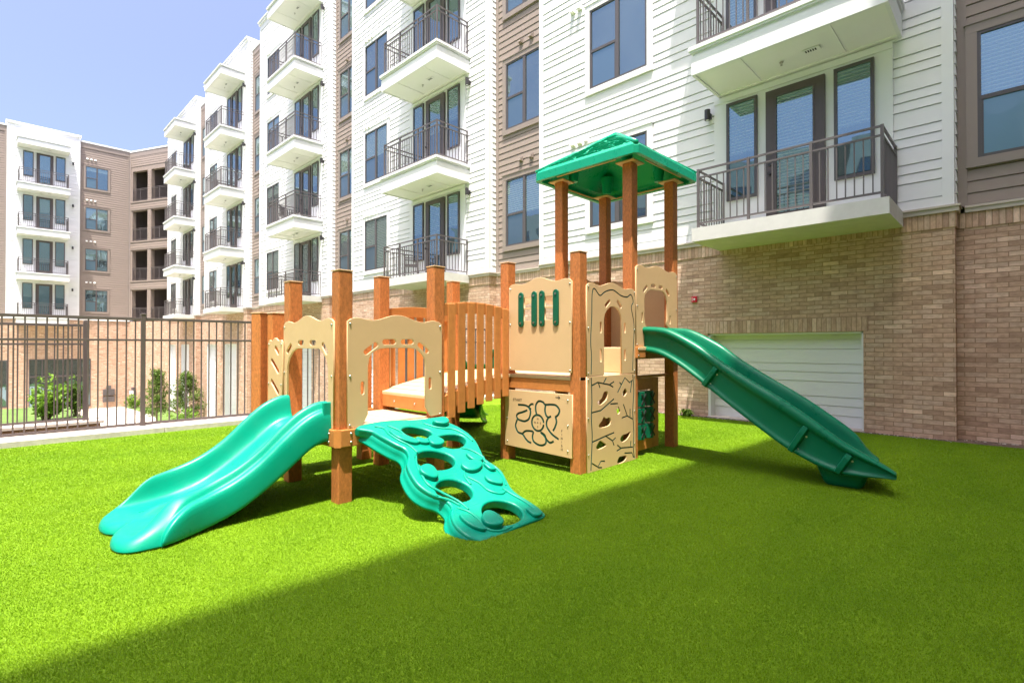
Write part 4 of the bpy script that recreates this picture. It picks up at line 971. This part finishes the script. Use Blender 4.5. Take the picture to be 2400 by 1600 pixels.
# ------------------------------------------------------------------ roof of the tower
rc = Vector((-4.03, 6.225)); ho = .81; ze = 3.70
def roofm():
    m = MB()
    def ring(r, z, c=.05): 
        p = []
        for sx, sy in ((-1,-1),(1,-1),(1,1),(-1,1)):
            a = (rc.x+sx*r, rc.y+sy*(r-c), z); b = (rc.x+sx*(r-c), rc.y+sy*r, z)
            p += [a, b] if sx*sy > 0 else [b, a]
        return p
    m.loft([ring(ho+.01, ze), ring(ho+.012, ze+.10), ring(ho-.01, ze+.13), ring(.04, ze+.665, .01), ring(.03, ze+.68, .01)], caps=True)
    # take the underside cap off and make a hollow inner skin
    m.f.pop(-2); m.m.pop(-2)
    m.loft([ring(ho+.01, ze), ring(ho-.05, ze), ring(ho-.06, ze+.085), ring(ho-.13, ze+.10), ring(.05, ze+.62, .01)], caps=True); m.f.pop(-2); m.m.pop(-2)
    return m
ro = obj('roof', roofm(), M_roof, PS, bevel=.012)
# hip ridges and the grooved shingle field
m = MB()
for sx, sy in ((-1,-1),(1,-1),(1,1),(-1,1)):
    p0 = Vector((rc.x+sx*(ho-.015), rc.y+sy*(ho-.015), ze+.125)); p1 = Vector((rc.x, rc.y, ze+.675)); m.tube([p0, p0.lerp(p1,.5), p1], .032, 10)
obj('roof_ridge', m, M_roof, ro, smooth=True)
m = MB(); rng = random.Random(2); slope = math.atan2(.67, ho-.05)
for side in range(4):
    Ms = Matrix.Translation((rc.x, rc.y, 0)) @ Matrix.Rotation(side*math.pi/2, 4, 'Z')
    for row in range(17):
        f = .10+.83*row/17; r = (ho-.01)*(1-f)+.04*f+.002; z = ze+.13+.535*f
        x = -r+.06+rng.random()*.05
        while x < r-.12:
            l = .20+.25*rng.random(); x2 = min(x+l, r-.06)
            if x2-x > .05:
                q = [(x, -r-.001, z-.002), (x2, -r-.001, z-.002)]; up = .038
                a = Ms @ Vector((x, -r, z)); b = Ms @ Vector((x2, -r, z+rng.uniform(-.003,.003)))
                c = Ms @ Vector((x2-.01, -r+up*.85, z+up*.58)); d = Ms @ Vector((x+.02, -r+up*.85, z+up*.58)); nn = (Ms.to_3x3() @ Vector((0,-.65,.76)))*.008
                m.v += [tuple(v) for v in (a, b, c, d, a+nn, b+nn, c+nn*.1, d+nn*.1)]; n0 = len(m.v)-8
                for ff in ((4,5,6,7),(0,1,5,4),(1,2,6,5),(3,0,4,7)): m.f.append(tuple(n0+i for i in ff)); m.m.append(0)
            x = x2+.02+.03*rng.random()
obj('roof_shingles', m, M_roof, ro, bevel=.003)
for k in ('P1','P2','P3','P4'):
    x, y = T[k]; m = MB(); m.box(x-.13, x+.13, y-.13, y+.13, 3.686, 3.70); obj('post_plate', m, M_cap, PS, bevel=.003)
    dx = 1 if x < -4 else -1; dy = 1 if y < 6 else -1
    m = MB(); m.cyl((x+dx*.12, y+dy*.12, 3.702), (0,0,1), .06, .25, 16, r2=.09); obj('roof_socket', m, M_roof, ro, smooth=False)
m = MB()
for (a, b) in (((-1,-1),(1,-1)),((1,-1),(1,1)),((1,1),(-1,1)),((-1,1),(-1,-1))):
    p = Vector((rc.x+a[0]*(ho-.08), rc.y+a[1]*(ho-.08), 3.715)); q = Vector((rc.x+b[0]*(ho-.08), rc.y+b[1]*(ho-.08), 3.715)); m.tube([p.lerp(q,.18), p.lerp(q,.82)], .012, 6)
obj('roof_trim', m, M_cap, ro)

# ------------------------------------------------------------------ slides and climber
def grid(name, V, nu, nv, mt, thick=.0, par=PS, sub=1):
    m = MB(); m.v = V
    for i in range(nv-1):
        for j in range(nu-1): a = i*nu+j; m.f.append((a, a+1, a+nu+1, a+nu)); m.m.append(0)
    me = mesh(m, name, [mt], smooth=True); o = obj(name, me, None, par)
    if thick: s = o.modifiers.new('t', 'SOLIDIFY'); s.thickness = thick; s.offset = 0
    if sub: s = o.modifiers.new('s', 'SUBSURF'); s.levels = sub; s.render_levels = sub
    return o
def interp(tab, t):
    for (a, va), (b, vb) in zip(tab[:-1], tab[1:]):
        if t <= b:
            u = (t-a)/(b-a); return va+(vb-va)*u
    return tab[-1][1]
def smooth_tab(tab, n=8): return [tuple(p) for p in catmull(tab, n, False)]
# low double slide, runs towards -y
bed = smooth_tab([(0,.665),(.08,.655),(.20,.60),(.40,.44),(.60,.29),(.80,.17),(1.0,.105),(1.20,.085),(1.40,.08),(1.7,.075)])
rail = smooth_tab([(0,.90),(.10,.895),(.25,.83),(.40,.715),(.60,.53),(.80,.40),(1.0,.325),(1.12,.300),(1.22,.275),(1.30,.22),(1.38,.155),(1.48,.11),(1.7,.08)])
xl_, xr_ = -5.34, -4.44; wS = xr_-xl_
# profile: (u across 0..1, k rail share 0..1)  outer wall, rolled rail, trough, centre ridge, trough, rail, flange, outer wall
prof = [(-.035,-1),(-.03,-.5),(-.022,.35),(-.012,.86),(.0,.98),(.022,1.0),(.045,.93),(.06,.75),(.075,.42),(.10,.15),(.145,.02),(.22,0),(.30,.0),(.38,.02),(.425,.14),(.46,.30),(.495,.36),(.53,.30),(.565,.14),(.61,.02),(.69,.0),(.76,0),(.82,.05),(.86,.20),(.885,.50),(.90,.80),(.918,.97),(.94,1.0),(.960,.92),(.972,.78),(.985,.70),(1.01,.68),(1.035,.62),(1.045,.40),(1.05,-.3),(1.05,-1)]
V = []; NV = 44
for i in range(NV):
    v = i/(NV-1)
    for (u, k) in prof:
        lane = (u-.01)/.48 if u < .495 else (u-.495)/.46
        lane = max(0, min(1, lane)); bulge = max(0, 1-abs(2*lane-1)**2.8)**(1/2.4)
        Lx = 1.35 + .25*bulge
        if .43 < u < .56: Lx = max(Lx, 1.35 + .25*.66)
        t = v*Lx; zb = interp(bed, t); zr = interp(rail, t)
        endf = max(0, (v-.80)/.20); zr = max(zb+.006, zb+(zr-zb)*(1-endf**2))
        k2 = k
        if k >= 0: z = zb+(zr-zb)*k2
        else: z = zb-.06*(-k)-(.05*(-k))*(1-v) ; z = max(z, .012)
        fl = 0 if v < .8 else (v-.8)/.2
        f2 = max(0, (v-.62)/.38)
        x = xl_ + wS*u + (.13+.13*max(u, 0))*f2**2
        if u > .93: x -= (u-.93)*wS*.85*fl**3
        if u < .03: x += (.03-u)*wS*.85*fl**3
        nose = max(0, (v-.92)/.08)
        if k >= 0: z = .008 + (z-.008)*math.sqrt(max(0, 1-nose**2))
        V.append((x, 2.20-t + .03*(1-math.sqrt(max(0, 1-nose**2))), z))
    
sl = grid('slide', V, len(prof), NV, M_teal, .012)
tag(sl, 'short teal double slide')
for q in (-4.43, -5.37):
    m = MB(); m.box(q, q+.03, 2.12, 2.205, .60, .90); obj('slide_flange', m, M_teal, sl, bevel=.01)
m = MB(); K=[(-5.1,.93),(-4.60,.93)]; m.loft([[(-5.22,1.20,.0),(-4.50,1.20,.0),(-4.50,.86,.0),(-5.22,.86,.0)],[(-5.16,1.22,.08),(-4.52,1.22,.08),(-4.52,.84,.04),(-5.16,.84,.04)]]); obj('slide_foot', m, M_teal, sl, bevel=.02)
# tall slide, runs towards +x
nr = smooth_tab([(-3.42,1.635),(-3.334,1.635),(-3.20,1.625),(-3.081,1.607),(-2.91,1.534),(-2.672,1.404),(-2.558,1.321),(-2.392,1.201),(-2.079,1.010),(-1.835,.872),(-1.617,.735),(-1.432,.606),(-1.245,.474),(-1.087,.385),(-.93,.305),(-.80,.225)])
bd = smooth_tab([(-3.42,1.40),(-3.334,1.40),(-3.15,1.36),(-2.90,1.23),(-2.60,1.02),(-2.30,.80),(-2.0,.59),(-1.75,.425),(-1.5,.30),(-1.3,.235),(-1.1,.205),(-.95,.195),(-.80,.19)])
prof2 = [(-.045,-1.5),(-.075,-1.3),(-.075,-.7),(-.035,-.4),(-.03,.05),(-.03,.60),(-.05,.68),(-.095,.74),(-.11,.85),(-.095,.95),(-.05,1.01),(.0,1.02),(.045,.97),(.065,.85),(.075,.62),(.095,.35),(.14,.14),(.22,.03),(.34,0),(.5,0),(.66,0),(.78,.03),(.86,.14),(.905,.35),(.925,.62),(.935,.85),(.955,.97),(1.0,1.02),(1.05,1.01),(1.095,.95),(1.11,.85),(1.095,.74),(1.05,.68),(1.03,.60),(1.03,.05),(1.035,-.4),(1.075,-.7),(1.075,-1.3),(1.045,-1.5)]
yn, yf = 5.90, 6.50; V = []; NV = 52; xs0, xs1 = -3.42, -.80
for i in range(NV):
    v = i/(NV-1); x = xs0+(xs1-xs0)*v; zb = interp(bd, x); zr = interp(nr, x)
    for (u, k) in prof2:
        z = zb+(zr-zb)*k if k >= 0 else zb+.05*k
        y = yn+(yf-yn)*u
        xx = x
        e = max(0, (v-.80)/.20); e = e*e*(3-2*e)
        if k < 0: z = zb+.05*k*(1-.8*e)
        xx = x - .24*e*min(max(u, 0), 1)
        V.append((xx, y, z))
s2 = grid('slide', V, len(prof2), NV, M_dteal, .012); tag(s2, 'tall green slide')
def collar(x):
    zb = interp(bd, x); zr = interp(nr, x); d = .02
    sl_ = min(math.atan2(interp(bd, x+.05)-interp(bd, x-.05), .1), -.52); m = MB(); rings = []
    pr = [(-.085,.70),(-.105,.5),(-.105,-.1),(-.09,-.42),(0,-.52),(.25,-.56),(.5,-.57),(.75,-.56),(1.0,-.52),(1.09,-.42),(1.105,-.1),(1.105,.5),(1.085,.70)]
    nx = Vector((math.cos(sl_), 0, math.sin(sl_))); up = Vector((-math.sin(sl_), 0, math.cos(sl_))); hgt = (zr-zb)*math.cos(sl_)
    if x > -1.4: pr = pr[:7]
    for u, k in pr:
        c = Vector((x, yn+(yf-yn)*u, zb)) + up*(hgt*k if k > 0 else .16*k)
        rings.append([c+nx*a+ (up*b if abs(k) > .4 and 0 < u < 1 else Vector((0, b*(-1 if u < .5 else 1), 0))) for a, b in ((-.036,-.02),(-.024,.012),(.024,.012),(.036,-.02))])
    m.loft(rings); obj('slide_collar', m, M_dteal, s2, bevel=.012, smooth=False, seg=3)
    for k in (.35, -.25):
        b = MB(); b.cyl(Vector((x+.055, yn-(yf-yn)*.03, zb)) + up*(hgt*k if k > 0 else .16*k), (0,-1,0), .010, .012, 8); obj('bolt_head', b, M_bolt, s2)
for x in (-2.57, -1.66, -1.24): collar(x)
m = MB(); m.loft([[(-1.42,5.98,-.02),(-1.10,5.98,-.02),(-1.15,6.40,-.02),(-1.42,6.40,-.02)],[(-1.50,5.90,.24),(-1.0,5.90,.19),(-1.12,6.47,.19),(-1.50,6.47,.24)]]); obj('slide_foot', m, M_dteal, s2, bevel=.07, seg=4)
# small green curved slide at the back
V = []; NV = 26
for i in range(NV):
    v = i/(NV-1); a = v*R(62); cx, cy, rr = -6.95, 5.72+.9, 1.25
    px_ = -5.72 - 1.55*v; py_ = 5.15+1.15*v*v; zb = 1.06*(1-v)**1.4+.07; d = Vector((-1.55, 2.3*v, 0)).normalized(); nrm = Vector((-d.y, d.x, 0))
    for u, k in prof2:
        p = Vector((px_, py_, zb)) + nrm*(u-.5)*.62; p.z = zb+(.22*(1-.6*v)*k if k >= 0 else .05*k); V.append(tuple(p))
s3 = grid('slide', V, len(prof2), NV, M_dteal, .012); tag(s3, 'dark green curved slide seen under the bridge')

# rock climber: a board cut from a traced outline, set on the slope
ctop = Vector((-4.27, 0, .665)); cbot = Vector((-2.80, 0, .0)); cd = (cbot-ctop).normalized(); cn = Vector((-cd.z, 0, cd.x)); cn = cn if cn.z > 0 else -cn
FC = Matrix(((0, cd.x, cn.x, ctop.x), (1, 0, 0, 0), (0, cd.z, cn.z, ctop.z), (0, 0, 0, 1)))     # local (y, down-slope, normal)
oc = [(2.39,.0),(3.20,.0),(3.285,.06),(3.30,.16),(3.335,.28),(3.355,.42),(3.345,.55),(3.305,.67),(3.262,.80),(3.30,.92),(3.31,1.0),(3.27,1.11),(3.225,1.22),(3.222,1.32),(3.258,1.45),(3.262,1.56),(3.22,1.64),(3.03,1.655),(2.75,1.655),(2.55,1.655),(2.50,1.62),(2.455,1.54),(2.45,1.42),(2.50,1.30),(2.565,1.22),(2.555,1.12),(2.48,1.04),(2.435,.93),(2.44,.80),(2.475,.68),(2.55,.58),(2.57,.49),(2.52,.40),(2.47,.27),(2.44,.15)]
def ell(cx, cy, a, b, rot=0, n=28, jit=.0):
    o_ = []
    for i in range(n):
        t = 2*math.pi*i/n; r_ = 1+jit*math.sin(3*t+cx*9)
        x, y = a*math.cos(t)*r_, b*math.sin(t)*r_; o_.append((cx+x*math.cos(rot)-y*math.sin(rot), cy+x*math.sin(rot)+y*math.cos(rot)))
    return o_
hc = [ell(2.855,.245,.155,.105,.15,jit=.04), ell(3.11,.465,.150,.115,.15,jit=.04), ell(2.778,.672,.192,.13,.1,jit=.03), ell(2.712,1.06,.165,.14,.1,jit=.03), ell(2.905,1.452,.168,.155,.1,jit=.03)]
def bend(me, base=0.0):
    for v in me.vertices:
        s, t = v.co.x, v.co.y
        v.co.z += .022*math.sin((t/1.65)*math.pi*2.1) + .014*math.sin((s-2.4)/.9*math.pi*2+t*2.2)
    me.update()
me = curve_mesh('climber', catmull(oc, 4), hc, .085, .018, [M_teal], 3)
b = bmesh.new(); b.from_mesh(me); bmesh.ops.triangulate(b, faces=[f for f in b.faces if len(f.verts) > 4]); 
for _ in range(2): bmesh.ops.subdivide_edges(b, edges=[e for e in b.edges if e.calc_length() > .09], cuts=1, use_grid_fill=False)
bmesh.ops.triangulate(b, faces=b.faces); b.to_mesh(me); b.free(); bend(me)
for p in me.polygons: p.use_smooth = abs(p.normal.z) < .97 and False
cl_ = obj('climber', me, None, PS, FC @ Matrix.Translation((0, 0, -.02))); tag(cl_, 'teal rock climber ramp with five oval foot holes')
def lump(pts, hgt, name='climber_hold', bev=.014):
    me = curve_mesh(name, pts, [], hgt, min(bev, hgt*.45), [M_teal], 4); bend(me)
    for p in me.polygons: p.use_smooth = True
    c = sum((p[0] for p in pts))/len(pts), sum((p[1] for p in pts))/len(pts)
    obj(name, me, None, cl_, FC @ Matrix.Translation((0, 0, .02+hgt*.42)))
for cx, cy, a, b_, hh, rot in ((3.20,.155,.085,.068,.055,0),(2.925,.455,.075,.075,.05,.3),(2.60,.83,.080,.085,.05,.2),(3.045,.865,.105,.07,.045,.1),(2.735,1.505,.080,.095,.055,.2)):
    lump(ell(cx, cy, a, b_, rot, jit=.07), hh)
for pts in ([(2.56,.22),(2.60,.24),(2.66,.30),(2.72,.36),(2.76,.43),(2.70,.45),(2.62,.40),(2.57,.33)], [(3.10,.70),(3.18,.74),(3.21,.82),(3.16,.84),(3.10,.79)], [(3.17,.88),(3.23,.92),(3.24,.98),(3.18,.97)],
            [(3.07,1.02),(3.15,1.04),(3.19,1.12),(3.14,1.17),(3.06,1.10)], [(2.55,1.34),(2.62,1.38),(2.64,1.47),(2.62,1.57),(2.56,1.52),(2.53,1.42)], [(3.10,1.52),(3.18,1.56),(3.20,1.62),(3.10,1.63)], [(2.77,.36),(2.83,.385),(2.86,.45),(2.80,.46),(2.75,.42)]):
    lump(catmull(pts, 4), .034, bev=.012)
def vine(pts, r=.013):
    m = MB(); P = catmull(pts, 6, False); rr = [r*(.45+.55*math.sin(math.pi*min(max(i/(len(P)-1), .03), .97))**.5) for i in range(len(P))]
    m.tube([(x, y, .0) for x, y in P], rr, 8); me = mesh(m, 'vine_relief', [M_teal], smooth=True); bend(me); obj('vine_relief', me, None, cl_, FC @ Matrix.Translation((0, 0, .024)))
for v in ([(2.50,.08),(2.56,.14),(2.55,.25),(2.58,.36),(2.64,.46),(2.66,.56)], [(2.62,.10),(2.68,.2),(2.70,.31),(2.80,.40)], [(3.03,.09),(3.12,.22),(3.24,.30),(3.29,.42),(3.30,.55)], [(2.62,.60),(2.56,.70),(2.53,.82),(2.52,.95),(2.58,1.05),(2.66,1.18),(2.68,1.30)],
          [(3.12,.60),(3.19,.66),(3.24,.78),(3.22,.85),(3.27,.95),(3.25,1.08),(3.19,1.18)], [(2.93,.95),(2.98,1.06),(2.99,1.18),(3.06,1.26),(3.13,1.24)], [(3.13,1.20),(3.15,1.30),(3.19,1.42),(3.20,1.55)], [(2.60,1.25),(2.66,1.33),(2.67,1.44),(2.65,1.55),(2.72,1.62),(2.84,1.63)], [(2.52,1.10),(2.60,1.16),(2.64,1.24)], [(2.90,1.05),(2.91,.95),(2.95,.88)]): vine(v)
# skirt down the near side of the climber
for a, sg in ((oc[19:]+[oc[0]], -1), (oc[1:18], 1)):
    P = catmull(a, 4, False); rings = []
    for (s, t) in P:
        zb_ = .022*math.sin((t/1.65)*math.pi*2.1)
        w0 = s; w1 = s+sg*.03
        rings.append([(w0-sg*.03, t, zb_-.0), (w0, t, zb_-.01), (w0+sg*.008, t, zb_-.05), ((w0+w1)/2, t, zb_-.085), (w1, t, zb_-.095), (w1, t, zb_-.115), (w0-sg*.03, t, zb_-.10)])
    m = MB(); m.loft(rings); me = mesh(m, 'climber_skirt', [M_teal], smooth=True)
    o = obj('climber_skirt', me, None, cl_, FC);
